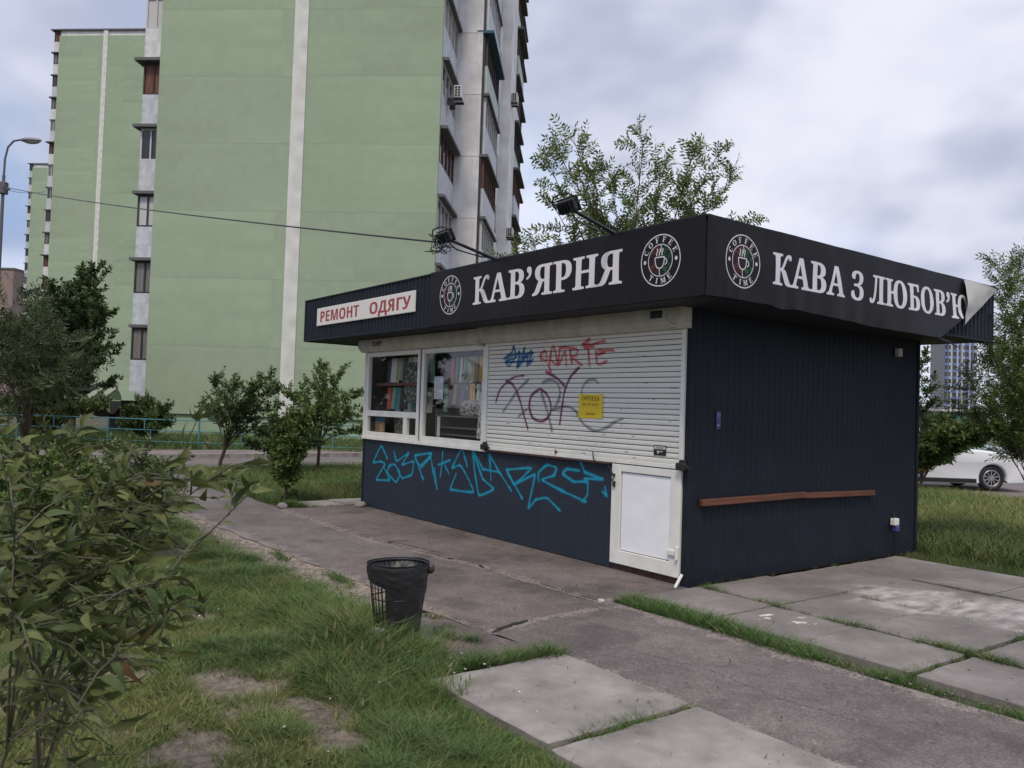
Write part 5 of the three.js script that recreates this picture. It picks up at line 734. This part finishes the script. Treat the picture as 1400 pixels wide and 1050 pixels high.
// ------------------------------------------------------------------ grass
function tuft(n, h0, h1, spread, lean, w, seed, head = 0) {
  const q = mulberry(seed), pos = [], idx = [];
  for (let b = 0; b < n; b++) {
    const a = q() * 6.283, r = spread * Math.sqrt(q()), x = Math.cos(a) * r, z = Math.sin(a) * r, h = h0 + (h1 - h0) * q(), la = a + (q() - 0.5) * 1.6, L = h * lean * (0.3 + q()), wa = q() * 6.283, cw = Math.cos(wa) * w, sw = Math.sin(wa) * w, o = pos.length / 3, seg = 3;
    for (let i = 0; i <= seg; i++) { const t = i / seg, k = 1 - t * t * 0.92, y = h * (t - 0.22 * lean * t * t), d = L * t * t; pos.push(x + Math.cos(la) * d - cw * k, y, z + Math.sin(la) * d - sw * k, x + Math.cos(la) * d + cw * k, y, z + Math.sin(la) * d + sw * k); }
    for (let i = 0; i < seg; i++) { const e = o + i * 2; idx.push(e, e + 1, e + 2, e + 1, e + 3, e + 2); }
    if (head && q() < head) { const e = pos.length / 3, d = L, y = h * (1 - 0.22 * lean); for (const [dx, dy] of [[0, -0.02], [0.006, 0.01], [-0.006, 0.01], [0, 0.05]]) pos.push(x + Math.cos(la) * d + dx, y + dy, z + Math.sin(la) * d + dx); idx.push(e, e + 1, e + 2, e + 1, e + 3, e + 2); }
  }
  const g = new THREE.BufferGeometry(); g.setAttribute('position', new THREE.Float32BufferAttribute(pos, 3)); g.setIndex(idx); g.computeVertexNormals(); return g;
}
function scatter(name, label, geo, mat, spots) { // spots: [x, y, z, scale, r, g, b]
  const im = new THREE.InstancedMesh(geo, mat, spots.length), m = new THREE.Matrix4(), q = new THREE.Quaternion(), c = new THREE.Color(), e = new THREE.Euler();
  im.name = numbered(name); im.castShadow = im.receiveShadow = true;
  spots.forEach(([x, y, z, s, r, g, b], i) => { e.set(rr(-0.12, 0.12), R() * 6.283, rr(-0.12, 0.12)); q.setFromEuler(e); m.compose(V(x, y, z), q, V(s, s * rr(0.8, 1.2), s)); im.setMatrixAt(i, m); c.setRGB(r, g, b); im.setColorAt(i, c); });
  tag(im, label, 'grass'); im.userData.kind = 'stuff'; scene.add(im); return im;
}
{
  R = mulberry(55);
  const gm = new THREE.MeshStandardMaterial({ color: 0xffffff, roughness: 0.75, side: THREE.DoubleSide });
  const hue = (y, k) => R() < 0.045 ? [0.24 * k, 0.19 * k, 0.085 * k] : [lerp(0.055, 0.145, y) * k, lerp(0.12, 0.165, y) * k, lerp(0.022, 0.045, y) * k];
  const short = [], lush = [], tall = [];
  for (let i = 0; i < 110000; i++) {
    const x = rr(-13, 2.7), z = rr(2.75, 6.2);
    const D = (5.247 - x) * 0.801 + (6.03 - z) * 0.597; if (D < 1.6) continue; if (R() > clamp(7 / D, 0.35, 1)) continue;
    const b = bare(x, z); if (b > 0.22 + 0.8 * R()) continue; if (x > 0.85 && z < 3.35 + 0.3 * (x - 0.85) * 0 + (x > 1.02 ? 0.12 : 0)) continue; if (x > 1 && z < 3.5 && R() > 0.5) continue; if (x > -0.7 && x < 1 && z < 3.12) continue;
    if (x < -7.4 && z > 4.0) continue;
    const hn = fbm(x * 1.5 + 20, z * 1.9 + 3, 4), yl = clamp(0.28 + 1.4 * (fbm(x * 2.2 + 70, z * 2.2, 3) - 0.38) + 0.35 * sstep(3.9, 4.6, z)), y = lawnY(x, z) - 0.008, k = rr(0.7, 1.25);
    if (hn > 0.52 && z < 4.6) lush.push([x, y, z, rr(0.5, 1.0) * lerp(0.6, 1, sstep(0.52, 0.62, hn)), ...hue(yl * 0.35, k * 0.85)]);
    else short.push([x, y, z, rr(0.7, 1.3), ...hue(yl, k)]);
  }
  // the tall rough grass round the bin and down to the first slab
  for (let i = 0; i < 1500; i++) { const x = rr(-0.95, 1.35), zc = 3.42 + 0.18 * clamp(x + 0.2, 0, 1.4), z = zc + rr(-0.28, 0.34) * (1 + 0.2 * x); if (x > 1.02 && z < 3.45 && R() > 0.25) continue; if (Math.hypot(x - 0.27, z - 3.23) < 0.13) continue; if (x > -0.1 && z < 3.2) continue; const yl = clamp(fbm(x * 3 + 7, z * 3, 3) * 1.2 - 0.2); tall.push([x, -0.02, z, rr(0.5, 1.0) * (1 - 0.25 * sstep(0.5, 1.3, x)), ...hue(yl * 0.8, rr(0.7, 1.2))]); }
  for (let i = 0; i < 420; i++) { const a = rr(-0.5, 2.6), d = rr(0.19, 0.42), x = 0.27 + 0.8 * Math.sin(a) * d - 0.598 * Math.cos(a) * d, z = 3.24 + 0.6 * Math.sin(a) * d + 0.8 * Math.cos(a) * d; tall.push([x, -0.02, z, rr(0.75, 1.3) * (a > 1.4 ? 0.6 : 1), ...hue(rr(0, 0.8), rr(0.7, 1.15))]); }
  const dead = []; for (let i = 0; i < 60; i++) { const x = rr(0.1, 0.6), z = rr(3.55, 3.9); dead.push([x, -0.01, z, rr(0.4, 0.8), 0.2 * rr(0.7, 1.1), 0.13 * rr(0.7, 1.1), 0.06]); } tall.push(...dead);
  scatter('grass', 'short patchy lawn grass with bare spots in the left foreground', tuft(10, 0.02, 0.075, 0.05, 1.0, 0.0018, 1), gm, short);
  scatter('grass', 'dark lush tufts of longer grass across the near lawn', tuft(15, 0.06, 0.16, 0.06, 1.3, 0.0023, 2), gm, lush);
  scatter('grass', 'tall rough grass with seed heads round the foot of the litter bin', tuft(12, 0.12, 0.36, 0.07, 1.15, 0.0024, 3, 0.25), gm, tall);
  const weeds = []; for (let i = 0; i < 520; i++) { const x = rr(-6, 2.2), z = rr(2.95, 5.4); if (bare(x, z) > 0.6 || (x > 0.9 && z < 3.5) || (x > -0.7 && x < 1 && z < 3.15)) continue; const k = rr(0.7, 1.3); weeds.push([x, lawnY(x, z), z, rr(0.25, 0.65), 0.06 * k, 0.105 * k, 0.026 * k]); }
  scatter('weeds', 'small broad-leaved weeds and clover dotted through the near lawn', cluster(9, 0.06, 0.034, 31, 0.03), gm, weeds).userData.category = 'weeds';
  const joint = [], run = (x0, z0, x1, z1, n, w, s0, s1, yy = 0) => { for (let i = 0; i < n; i++) { const t = R(), c = fbm(t * 9 + x0 * 3, z0 * 5, 3); if (c < 0.4) continue; joint.push([lerp(x0, x1, t) + rr(-w, w), yy, lerp(z0, z1, t) + rr(-w, w), rr(s0, s1) * (0.6 + c * 0.7), ...hue(rr(0, 0.35), rr(0.6, 1.1))]); } };
  for (let i = 0; i < 700; i++) { const x = rr(0.02, 2.0); joint.push([x, -0.03, 0.83 + rr(-0.11, 0.11) + 0.02 * x, rr(0.6, 1.35) * (1.05 - 0.2 * Math.abs(x - 1)), ...hue(rr(0, 0.25), rr(0.7, 1.15))]); }
  run(2.0, 0.82, 4, 0.84, 420, 0.07, 0.35, 0.85, -0.03); run(0.3, 0.98, 3.4, 0.95, 120, 0.05, 0.2, 0.5, -0.02);
  run(2.52, 0.7, 2.54, -1.2, 320, 0.035, 0.35, 0.8, -0.02); run(1.7, -0.11, 3.4, -0.13, 340, 0.04, 0.35, 0.8); run(0.1, -0.11, 1.7, -0.1, 220, 0.03, 0.3, 0.75); run(0.92, 0.7, 0.91, -2.4, 220, 0.02, 0.2, 0.55); run(1.7, 0.7, 1.7, -2.4, 90, 0.02, 0.2, 0.5); run(0.1, -1.165, 3.4, -1.165, 120, 0.02, 0.2, 0.6); run(0.1, -2.4, 3.4, -2.4, 100, 0.02, 0.2, 0.6);
  run(2.175, 2.42, 2.175, 3.5, 380, 0.025, 0.4, 0.9, -0.03); run(1.0, 2.42, 0.9, 3.12, 380, 0.06, 0.5, 1.2, -0.02); run(2.2, 2.39, 3.4, 2.39, 60, 0.012, 0.2, 0.4, -0.01); run(0.2, 2.85, 0.5, 2.75, 40, 0.06, 0.5, 0.9); run(-0.3, 2.62, 0.1, 2.72, 30, 0.05, 0.4, 0.7); run(-2.1, 2.66, -1.5, 2.72, 60, 0.06, 0.4, 0.8); run(-3.4, 2.7, -2.9, 2.78, 40, 0.05, 0.4, 0.7);
  run(-7.3, 1.05, -6.85, 0.98, 220, 0.1, 0.6, 1.1); run(-6.84, 0.93, -6.84, -0.4, 50, 0.03, 0.4, 0.8); run(0.02, 0.1, 0.05, -4.3, 40, 0.012, 0.2, 0.5);
  scatter('grass', 'green grass and weeds growing in the slab joints and along the path', tuft(13, 0.04, 0.13, 0.035, 1.0, 0.0024, 4), gm, joint);
  const back = [];
  for (let i = 0; i < 15000; i++) { const z = -3.75 - 9.45 * R(), x = rr(-6, 2.4) ; if (x < -0.05 && z > -4.4) continue; if (x < -0.6 - (-4.4 - z) * 0.75) continue; if (x > 1.9 + (z + 3.7) * 0.25 + 1) continue; const far = sstep(-5.5, -8, z), yl = clamp(fbm(x * 0.8 + 11, z * 0.8, 4) * 1.3 - 0.3 + 0.5 * far); back.push([x, -0.035, z, rr(0.55, 1.15) * (z > -4.3 ? 0.45 : 1), ...hue(yl, rr(0.75, 1.2) * lerp(0.85, 1.25, far))]); }
  for (let i = 0; i < 9000; i++) { const x = rr(-14.4, -6.95), z = rr(-6.5, 1.15); if (x > -7.7 && z > -0.5) continue; const yl = clamp(fbm(x * 0.8 + 31, z * 0.8, 4) * 1.4 - 0.3); back.push([x, -0.035, z, rr(0.45, 0.95), ...hue(yl, rr(0.75, 1.2))]); }
  scatter('grass', 'rough longer grass on the lawns behind and left of the kiosk', tuft(13, 0.1, 0.3, 0.09, 0.9, 0.004, 5, 0.08), gm, back);
  const far = [];
  for (let i = 0; i < 5000; i++) { const t = rr(-2, 24), o = rr(0.2, 7.5); const x = -27.9 + t * 0.602 - o * 0.75 + rr(0, 1.6), z = 5.3 - t * 0.799 - o * 0.66; far.push([x, -0.03, z, rr(0.7, 1.5), ...hue(rr(0, 0.5), rr(0.6, 1.1))]); }
  scatter('grass', 'overgrown grass strip along the fence in front of the tower block', tuft(12, 0.12, 0.34, 0.16, 0.9, 0.009, 6), gm, far);
  const peb = []; for (let i = 0; i < 1500; i++) { const x = rr(-8.5, 0.2), z = 2.72 + Math.abs(rr(-0.2, 0.42)); const k = rr(0.12, 0.3); peb.push([x, lawnY(x, z) + 0.004, z, rr(0.35, 1.5) * rr(0.4, 1), k, k * 0.92, k * 0.84]); } for (let i = 0; i < 200; i++) { const x = rr(0.2, 3.2), z = 0.95 + rr(-0.16, 0.08), k = rr(0.06, 0.16); peb.push([x, 0, z, rr(0.3, 0.9), k, k * 0.92, k * 0.85]); }
  const ig = new THREE.IcosahedronGeometry(0.012, 0).scale(1.2, 0.6, 1); const im = scatter('gravel', 'loose gravel and crumbs of asphalt along the sandy path edge', ig, std({ color: 0xffffff, roughness: 0.95 }), peb); im.userData.category = 'gravel';
  const fl = []; for (let i = 0; i < 150; i++) { const x = rr(-5, 3.2), z = rr(0.1, 2.4), k = rr(0.5, 1.3); fl.push([x, 0.02, z, rr(0.12, 0.3), 0.11 * k, 0.075 * k, 0.04 * k]); } for (let i = 0; i < 40; i++) { const x = rr(1.1, 3.2), z = rr(2.5, 3.3), k = rr(0.5, 1.3); fl.push([x, 0.035, z, rr(0.1, 0.25), 0.11 * k, 0.08 * k, 0.045 * k]); }
  scatter('leaf_litter', 'small dry leaf scraps scattered over the asphalt and the slabs', leafGeo(0.12, 0.06, 0.3, 0.5, 3).rotateX(1.4), std({ color: 0xffffff, roughness: 0.9, side: THREE.DoubleSide }), fl).userData.category = 'leaf litter';
  const pet = []; for (let i = 0; i < 60; i++) { const x = rr(0.2, 1.0), z = 2.95 + rr(0, 0.4); pet.push([x, 0.01, z, rr(0.5, 1.2), 0.6, 0.58, 0.54]); } for (let i = 0; i < 40; i++) { const x = rr(-3, 2), z = rr(3.0, 4.9); pet.push([x, 0.06, z, rr(0.3, 0.7), 0.6, 0.6, 0.55]); }
  const pm = scatter('petals', 'tiny white petals scattered on the ground by the litter bin', new THREE.CircleGeometry(0.012, 5).rotateX(-1.35), std({ color: 0xffffff, roughness: 0.8, side: THREE.DoubleSide }), pet); pm.userData.category = 'petals';
}
// ------------------------------------------------------------------ litter bin, stones, cars, shop goods
{
  R = mulberry(66);
  const b = thing('litter_bin', 'round black wire litter bin beside the path', 'litter bin', [0.285, 0, 3.24], 0); b.rotation.z = 0.03;
  const y0 = 0.05, y1 = 0.56, r0 = 0.145, r1 = 0.2, rad = (y) => lerp(r0, r1, (y - y0) / (y1 - y0));
  for (let i = 0; i < 34; i++) { const a = i / 34 * 6.2832; part(b, 'wire', rod(V(Math.cos(a) * r0, y0, Math.sin(a) * r0), V(Math.cos(a) * r1, y1, Math.sin(a) * r1), 0.0035, 0.0035, 5), M.black); }
  for (const y of [y0, 0.2, 0.34, 0.47, y1]) part(b, 'hoop', new THREE.TorusGeometry(rad(y) + 0.002, y === y1 ? 0.008 : 0.0045, 6, 40).rotateX(Math.PI / 2).translate(0, y, 0), M.black);
  part(b, 'base', new THREE.CylinderGeometry(r0, r0 * 0.95, 0.012, 28).translate(0, y0 - 0.004, 0), M.black); part(b, 'foot', rod(V(0.03, -0.06, 0.03), V(0.03, y0, 0.03), 0.02, 0.02, 8), M.iron);
  const bag = thing('rubbish_bag', 'black plastic rubbish bag lining the bin and folded over its rim', 'rubbish bag', [0.285, 0, 3.24], 0); bag.rotation.z = 0.03;
  const pl = std({ color: lin(0.015, 0.015, 0.017), roughness: 0.46, side: THREE.DoubleSide });
  function surf(nu, nv, fn) { const pos = [], idx = []; for (let j = 0; j <= nv; j++) for (let i = 0; i <= nu; i++) pos.push(...fn(i / nu, j / nv)); for (let j = 0; j < nv; j++) for (let i = 0; i < nu; i++) { const o = j * (nu + 1) + i; idx.push(o, o + 1, o + nu + 1, o + 1, o + nu + 2, o + nu + 1); } const g = new THREE.BufferGeometry(); g.setAttribute('position', new THREE.Float32BufferAttribute(pos, 3)); g.setIndex(idx); g.computeVertexNormals(); g.setAttribute('uv', new THREE.Float32BufferAttribute(new Float32Array(pos.length / 3 * 2), 2)); return g; }
  const wr = (u, v, s) => fbm(u * 22, v * 5 + s, 3, 22) - 0.5;
  part(bag, 'rim_fold', surf(110, 12, (u, v) => { const a = u * 6.2832, y = 0.575 - v * (0.15 + 0.03 * Math.sin(a * 2 + 1)), r = rad(Math.min(y, 0.555)) + 0.009 + 0.006 * Math.sin(v * 3.1) + 0.012 * (fbm(v * 7 + u * 3, u * 9, 3) - 0.5) + 0.006 * wr(u, 1, 3); return [Math.cos(a) * r, y + 0.012 * wr(u, 0, 8), Math.sin(a) * r]; }), pl);
  part(bag, 'liner', surf(110, 18, (u, v) => { const a = u * 6.2832, r = lerp(r1 + 0.014, 0.02, Math.pow(v, 1.3)), fold = 0.028 * Math.sin(a * 5 + 0.6) * Math.sin(v * 3.1) + 0.02 * wr(u, v, 5) * Math.sin(v * 3.1); return [Math.cos(a) * r, 0.573 - 0.17 * Math.sin(v * 1.57) + fold, Math.sin(a) * r]; }), pl);
  const rx = 0.598, rz = -0.801; // the full side of the bag bulges through the wires on the right
  part(bag, 'bag_body', surf(80, 24, (u, v) => { const a = u * 6.2832, y = lerp(0.5, 0.03, v), k = Math.cos(a) * rx + Math.sin(a) * rz, r = (rad(y) + 0.012) * (k > -0.3 ? 1 : Math.max(0.2, 1 + (k + 0.3) * 1.6)) * lerp(1, 0.86, v * v) + 0.02 * (fbm(u * 14, v * 2.2 + 9, 3, 14) - 0.5) + 0.012 * wr(u, v * 1.6, 2); return [Math.cos(a) * r, y, Math.sin(a) * r]; }), pl);
  part(bag, 'knot', surf(14, 8, (u, v) => { const a = u * 6.2832, r = 0.026 * Math.sin(v * 3.1416) * (1 + 0.5 * wr(u, v, 2)); return [0.2 * rx * 1.12 + Math.cos(a) * r, 0.53 + 0.035 * Math.cos(v * 3.14), 0.2 * rz * 1.12 + Math.sin(a) * r]; }), std({ color: lin(0.035, 0.02, 0.016), roughness: 0.5 }));
  const sc = part(scene, 'paper_scrap', rb(-0.045, 0.045, -0.035, 0.035, -0.003, 0.003, 0.001).rotateX(-0.3), std({ color: lin(0.32, 0.32, 0.28), roughness: 0.9 })); sc.position.set(0.345, 0.13, 3.42); sc.rotation.set(-0.2, 0.9, 0.1); tag(sc, 'pale scrap of paper caught in the grass at the foot of the bin', 'paper scrap');
  const stone = (x, z, s, k, label) => { const g = new THREE.IcosahedronGeometry(s, 2), p = g.attributes.position; for (let i = 0; i < p.count; i++) { const f = 0.75 + 0.5 * fbm(p.getX(i) / s * 1.3 + x * 5 + 9, p.getY(i) / s * 1.3 + p.getZ(i) / s + z, 3); p.setXYZ(i, p.getX(i) * f * 1.2, p.getY(i) * f * 0.7, p.getZ(i) * f); } g.computeVertexNormals(); const m = part(scene, 'stone', g, std({ color: lin(k, k * 0.95, k * 0.9), roughness: 0.9 })); m.position.set(x, s * 0.4, z); return tag(m, label, 'stone'); };
  stone(0.02, 1.09, 0.028, 0.4, 'small pale stone on the path before the kiosk corner'); stone(-6.62, 0.1, 0.09, 0.2, 'rough grey stone at the left foot of the kiosk'); stone(-6.95, 1.25, 0.08, 0.17, 'dark stone where the apron meets the lawn');
}
function makeCar(label, pos, turn, paint, category, mark) {
  const c = thing('parked_car', label, category, pos, turn), body = new THREE.MeshPhysicalMaterial({ color: paint, roughness: 0.35, clearcoat: 0.8, clearcoatRoughness: 0.08 });
  const s = new THREE.Shape(); s.moveTo(-2.2, 0.28); s.lineTo(-2.26, 0.6); s.quadraticCurveTo(-2.25, 0.95, -2.05, 1.0); s.lineTo(-1.2, 1.02); s.lineTo(0.75, 0.97); s.quadraticCurveTo(1.7, 0.93, 2.08, 0.76); s.quadraticCurveTo(2.28, 0.66, 2.26, 0.45); s.lineTo(2.2, 0.26); s.lineTo(1.72, 0.22);
  s.absarc(1.36, 0.32, 0.38, -0.27, Math.PI + 0.27, false); s.lineTo(-0.98, 0.22); s.absarc(-1.35, 0.32, 0.38, -0.27, Math.PI + 0.27, false); s.lineTo(-2.2, 0.28);
  part(c, 'body', toCreasedNormals(new THREE.ExtrudeGeometry(s, { depth: 1.62, bevelEnabled: true, bevelSize: 0.05, bevelThickness: 0.07, bevelSegments: 3, curveSegments: 14 }).translate(0, 0, -0.81), 0.6), body);
  const gl = new THREE.Shape(); gl.moveTo(-1.95, 0.98); gl.lineTo(-1.25, 1.38); gl.lineTo(0.0, 1.40); gl.lineTo(0.95, 0.96); part(c, 'window', new THREE.ExtrudeGeometry(gl, { depth: 1.34, bevelEnabled: true, bevelSize: 0.03, bevelThickness: 0.05, bevelSegments: 2 }).translate(0, 0, -0.67), M.darkGlass);
  const rf = new THREE.Shape(); rf.moveTo(-2.0, 1.0); rf.lineTo(-1.27, 1.44); rf.quadraticCurveTo(-0.6, 1.5, 0.02, 1.45); rf.lineTo(1.0, 0.97); rf.lineTo(0.93, 0.97); rf.lineTo(-0.03, 1.395); rf.lineTo(-1.22, 1.39); rf.lineTo(-1.9, 1.0); part(c, 'roof', new THREE.ExtrudeGeometry(rf, { depth: 1.36, bevelEnabled: true, bevelSize: 0.015, bevelThickness: 0.06, bevelSegments: 2 }).translate(0, 0, -0.68), body);
  part(c, 'pillar', join([rb(-0.42, -0.34, 0.98, 1.42, 0.70, 0.738, 0.01), rb(-1.3, -1.2, 0.98, 1.4, 0.70, 0.738, 0.01)]), body);
  for (const x of [-1.35, 1.36]) for (const z of [-0.74, 0.74]) {
    const w = new THREE.Group(); w.name = 'wheel'; w.position.set(x, 0.315, z); c.add(w); const o = Math.sign(z);
    part(w, 'tyre', new THREE.TorusGeometry(0.255, 0.075, 10, 32).scale(1, 1, 1.2), M.black); part(w, 'rim', join([new THREE.TorusGeometry(0.195, 0.02, 6, 28).translate(0, 0, o * 0.06), ...[0, 1, 2, 3, 4, 5, 6, 7, 8, 9].map((i) => rb(-0.013, 0.013, 0.03, 0.19, -0.012, 0.012, 0.005).rotateZ(i * 0.628).translate(0, 0, o * 0.055)), new THREE.CylinderGeometry(0.045, 0.045, 0.03, 14).rotateX(Math.PI / 2).translate(0, 0, o * 0.06)]), std({ color: lin(0.4, 0.4, 0.42), roughness: 0.35, metalness: 0.7 })); part(w, 'hub', new THREE.CylinderGeometry(0.185, 0.185, 0.06, 20).rotateX(Math.PI / 2), M.black);
  }
  for (const z of [-0.66, 0.66]) part(c, 'headlight', new THREE.SphereGeometry(1, 12, 8).scale(0.2, 0.06, 0.16).translate(2.05, 0.74, z), std({ color: lin(0.5, 0.52, 0.55), roughness: 0.12 }));
  part(c, 'bumper', join([rb(2.12, 2.33, 0.27, 0.42, -0.7, 0.7, 0.04, 2), rb(-2.33, -2.15, 0.3, 0.5, -0.7, 0.7, 0.04, 2)]), body); part(c, 'sill', join([rb(-0.95, 0.95, 0.2, 0.3, 0.82, 0.9, 0.02)]), M.black);
  for (const x of [-0.85, 0.3]) part(c, 'handle', rb(x, x + 0.18, 0.86, 0.89, 0.875, 0.905, 0.008), body);
  if (mark) part(c, 'door_mark', join([rb(-0.8, -0.3, 0.42, 0.66, 0.882, 0.886, 0.001)]), std({ color: lin(0.55, 0.32, 0.02), roughness: 0.5 }), 'yellow marking on the door');
  return c;
}
makeCar('white car with a yellow door mark parked behind the shrub right of the kiosk', [-5.35, 0, -15.0], 0.93, lin(0.72, 0.73, 0.74), 'car', true);
makeCar('pale grey-green car parked farther back beyond the white car', [-8.3, 0, -21.6], 0.93, lin(0.26, 0.32, 0.31), 'car', false);
{ // goods seen through the kiosk windows
  R = mulberry(88); const cols = [[0.25, 0.24, 0.2], [0.04, 0.05, 0.06], [0.3, 0.06, 0.04], [0.35, 0.18, 0.05], [0.05, 0.12, 0.12], [0.3, 0.3, 0.28], [0.08, 0.06, 0.1], [0.18, 0.16, 0.12], [0.03, 0.03, 0.03], [0.1, 0.18, 0.14]];
  const cname = (c) => ['cream', 'dark', 'red', 'orange brown', 'dark teal', 'pale grey', 'dark violet', 'tan', 'black', 'green grey'][cols.indexOf(c)], ordinal = ['first', 'second', 'third', 'fourth', 'fifth', 'sixth', 'seventh', 'eighth', 'ninth', 'tenth', 'eleventh', 'twelfth', 'last'];
  const rail = thing('clothes_rail', 'thin rail with hanging cloth behind the larger kiosk window', 'clothes rail', [-4.2, 0, -0.3]); part(rail, 'bar', rod(V(-0.74, 2.36, 0), V(0.76, 2.36, 0), 0.012, 0.012, 8), M.iron); part(rail, 'bar', rod(V(-0.74, 1.98, 0.02), V(0.76, 1.98, 0.02), 0.01, 0.01, 8), M.iron);
  const cloth = (w, h, seed) => { const g = new THREE.PlaneGeometry(w, h, 8, 6).translate(0, -h / 2, 0), p = g.attributes.position; for (let i = 0; i < p.count; i++) p.setZ(i, 0.022 * Math.sin(p.getX(i) / w * 9 + seed) * (0.4 - p.getY(i) / h)); g.computeVertexNormals(); return g; };
  const rowsG = []; for (let i = 0; i < 26; i++) { const low = i >= 13, j = i % 13, x = -4.92 + j * 0.115 + rr(-0.02, 0.02), c = cols[Math.floor(R() * 10)]; if (low && (j < 1 || j > 11)) continue; const g = new THREE.Mesh(cloth(rr(0.08, 0.14), low ? rr(0.3, 0.42) : rr(0.4, 0.5), i), std({ color: lin(...c.map((x) => Math.min(0.7, x * 2.4))), roughness: 0.85, side: THREE.DoubleSide })); g.name = numbered('garment'); g.position.set(x, low ? 1.98 : 2.35, low ? -0.28 : -0.31); g.castShadow = g.receiveShadow = true; tag(g, cname(c) + ' hanging cloth, ' + ordinal[j] + ' from the left on the ' + (low ? 'lower' : 'upper') + ' rail of the larger window', 'garment', 'garments hanging in the larger kiosk window'); scene.add(g); }
  for (let i = 0; i < 18; i++) { const c = cols[i % 3 ? [0, 4, 9, 5, 7][Math.floor(R() * 5)] : Math.floor(R() * 10)], g = new THREE.Mesh(cloth(rr(0.13, 0.22), rr(0.33, 0.4), i + 40), std({ color: lin(...c.map((x) => Math.min(0.7, x * 2.4))), roughness: 0.85, side: THREE.DoubleSide })); g.name = numbered('garment'); g.position.set(-6.55 + (i % 9) * 0.16, i < 9 ? 1.92 : 2.39, -0.3); g.castShadow = g.receiveShadow = true; tag(g, cname(c) + ' garment, ' + ordinal[i % 9] + ' from the left ' + (i < 9 ? 'under' : 'above') + ' the brown bar of the smaller window', 'garment', 'garments behind the smaller window'); scene.add(g); }
  const paper = part(scene, 'paper_sheet', rb(-4.735, -4.49, 1.745, 2.065, -0.034, -0.032, 0.0008), std({ color: lin(0.5, 0.54, 0.56), roughness: 0.8 })); tag(paper, 'blank white paper sheet taped inside the larger kiosk window', 'paper sheet');
  const pat = (seed, a, b) => std({ map: canvasTex(128, 128, (g) => { const q = mulberry(seed); g.fillStyle = a; g.fillRect(0, 0, 128, 128); for (let i = 0; i < 220; i++) { g.fillStyle = b[Math.floor(q() * b.length)]; g.beginPath(); g.ellipse(q() * 128, q() * 128, 2 + 5 * q(), 1 + 5 * q(), q() * 3, 0, 7); g.fill(); } }), roughness: 0.8 });
  const shelf = thing('display_shelf', 'display shelf unit behind the larger kiosk window', 'shelf', [-4.2, 0, -0.34]);
  for (const y of [1.24, 1.34, 1.5]) part(shelf, 'shelf', metre(rb(-0.74, 0.76, y, y + 0.02, -0.2, 0.14, 0.003)), M.shelf); for (const x of [-0.75, 0.76]) part(shelf, 'side_panel', metre(rb(x - 0.01, x + 0.01, 0.3, 1.6, -0.2, 0.13, 0.003)), M.shelf); part(shelf, 'back_panel', bb(-0.74, 0.75, 1.1, 1.6, -0.22, -0.205), M.inner);
  const fb = part(scene, 'folded_fabric', rb(-4.34, -3.8, 1.521, 1.74, -0.3, -0.22, 0.02, 2), pat(3, 'rgb(150,146,136)', ['rgb(40,38,38)', 'rgb(200,196,186)', 'rgb(96,80,70)'])); tag(fb, 'black and white patterned fabric on the shelf in the larger window', 'fabric');
  const db = part(scene, 'dress', cloth(0.26, 0.75, 3).rotateZ(-0.12).translate(-3.58, 1.98, -0.12), pat(6, 'rgb(176,176,170)', ['rgb(90,96,92)', 'rgb(214,214,208)'])); db.material.side = THREE.DoubleSide; tag(db, 'pale speckled dress hanging at the right side of the larger window', 'dress');
  const tp = part(scene, 'measuring_tape', rb(-4.72, -4.645, 1.215, 1.5, -0.1, -0.094, 0.001), std({ color: lin(0.5, 0.49, 0.44), roughness: 0.7 })); tag(tp, 'pale upright strip standing at the bottom of the larger window', 'strip');
  const pr = part(scene, 'wooden_bar', rb(-6.68, -5.15, 1.94, 1.985, -0.16, -0.12, 0.005), M.wood); tag(pr, 'brown wooden bar across the inside of the smaller kiosk window', 'bar');
  const ft = part(scene, 'patterned_fabric', cloth(0.5, 0.62, 7).translate(-5.5, 2.3, -0.14), pat(9, 'rgb(70,78,70)', ['rgb(150,152,140)', 'rgb(40,46,42)', 'rgb(110,116,100)'])); ft.material.side = THREE.DoubleSide; tag(ft, 'leaf patterned fabric hanging at the right of the smaller window', 'fabric');
  const f2 = part(scene, 'patterned_fabric', cloth(0.42, 0.3, 9).translate(-5.85, 1.47, -0.12), pat(12, 'rgb(76,68,62)', ['rgb(140,132,120)', 'rgb(40,36,34)'])); f2.material.side = THREE.DoubleSide; tag(f2, 'dark brown patterned fabric behind the low left pane', 'fabric');
  const bk = part(scene, 'magazine', rb(-6.62, -6.3, 1.21, 1.46, -0.11, -0.1, 0.002), std({ map: canvasTex(64, 64, (g) => { g.fillStyle = 'rgb(150,110,80)'; g.fillRect(0, 0, 64, 64); g.fillStyle = 'rgb(40,90,130)'; g.fillRect(0, 0, 64, 24); g.fillStyle = 'rgb(180,150,110)'; g.fillRect(30, 30, 26, 34); }), roughness: 0.4 })); tag(bk, 'magazine with a blue top standing in the low left pane', 'magazine');
}
renderer.render(scene, camera);
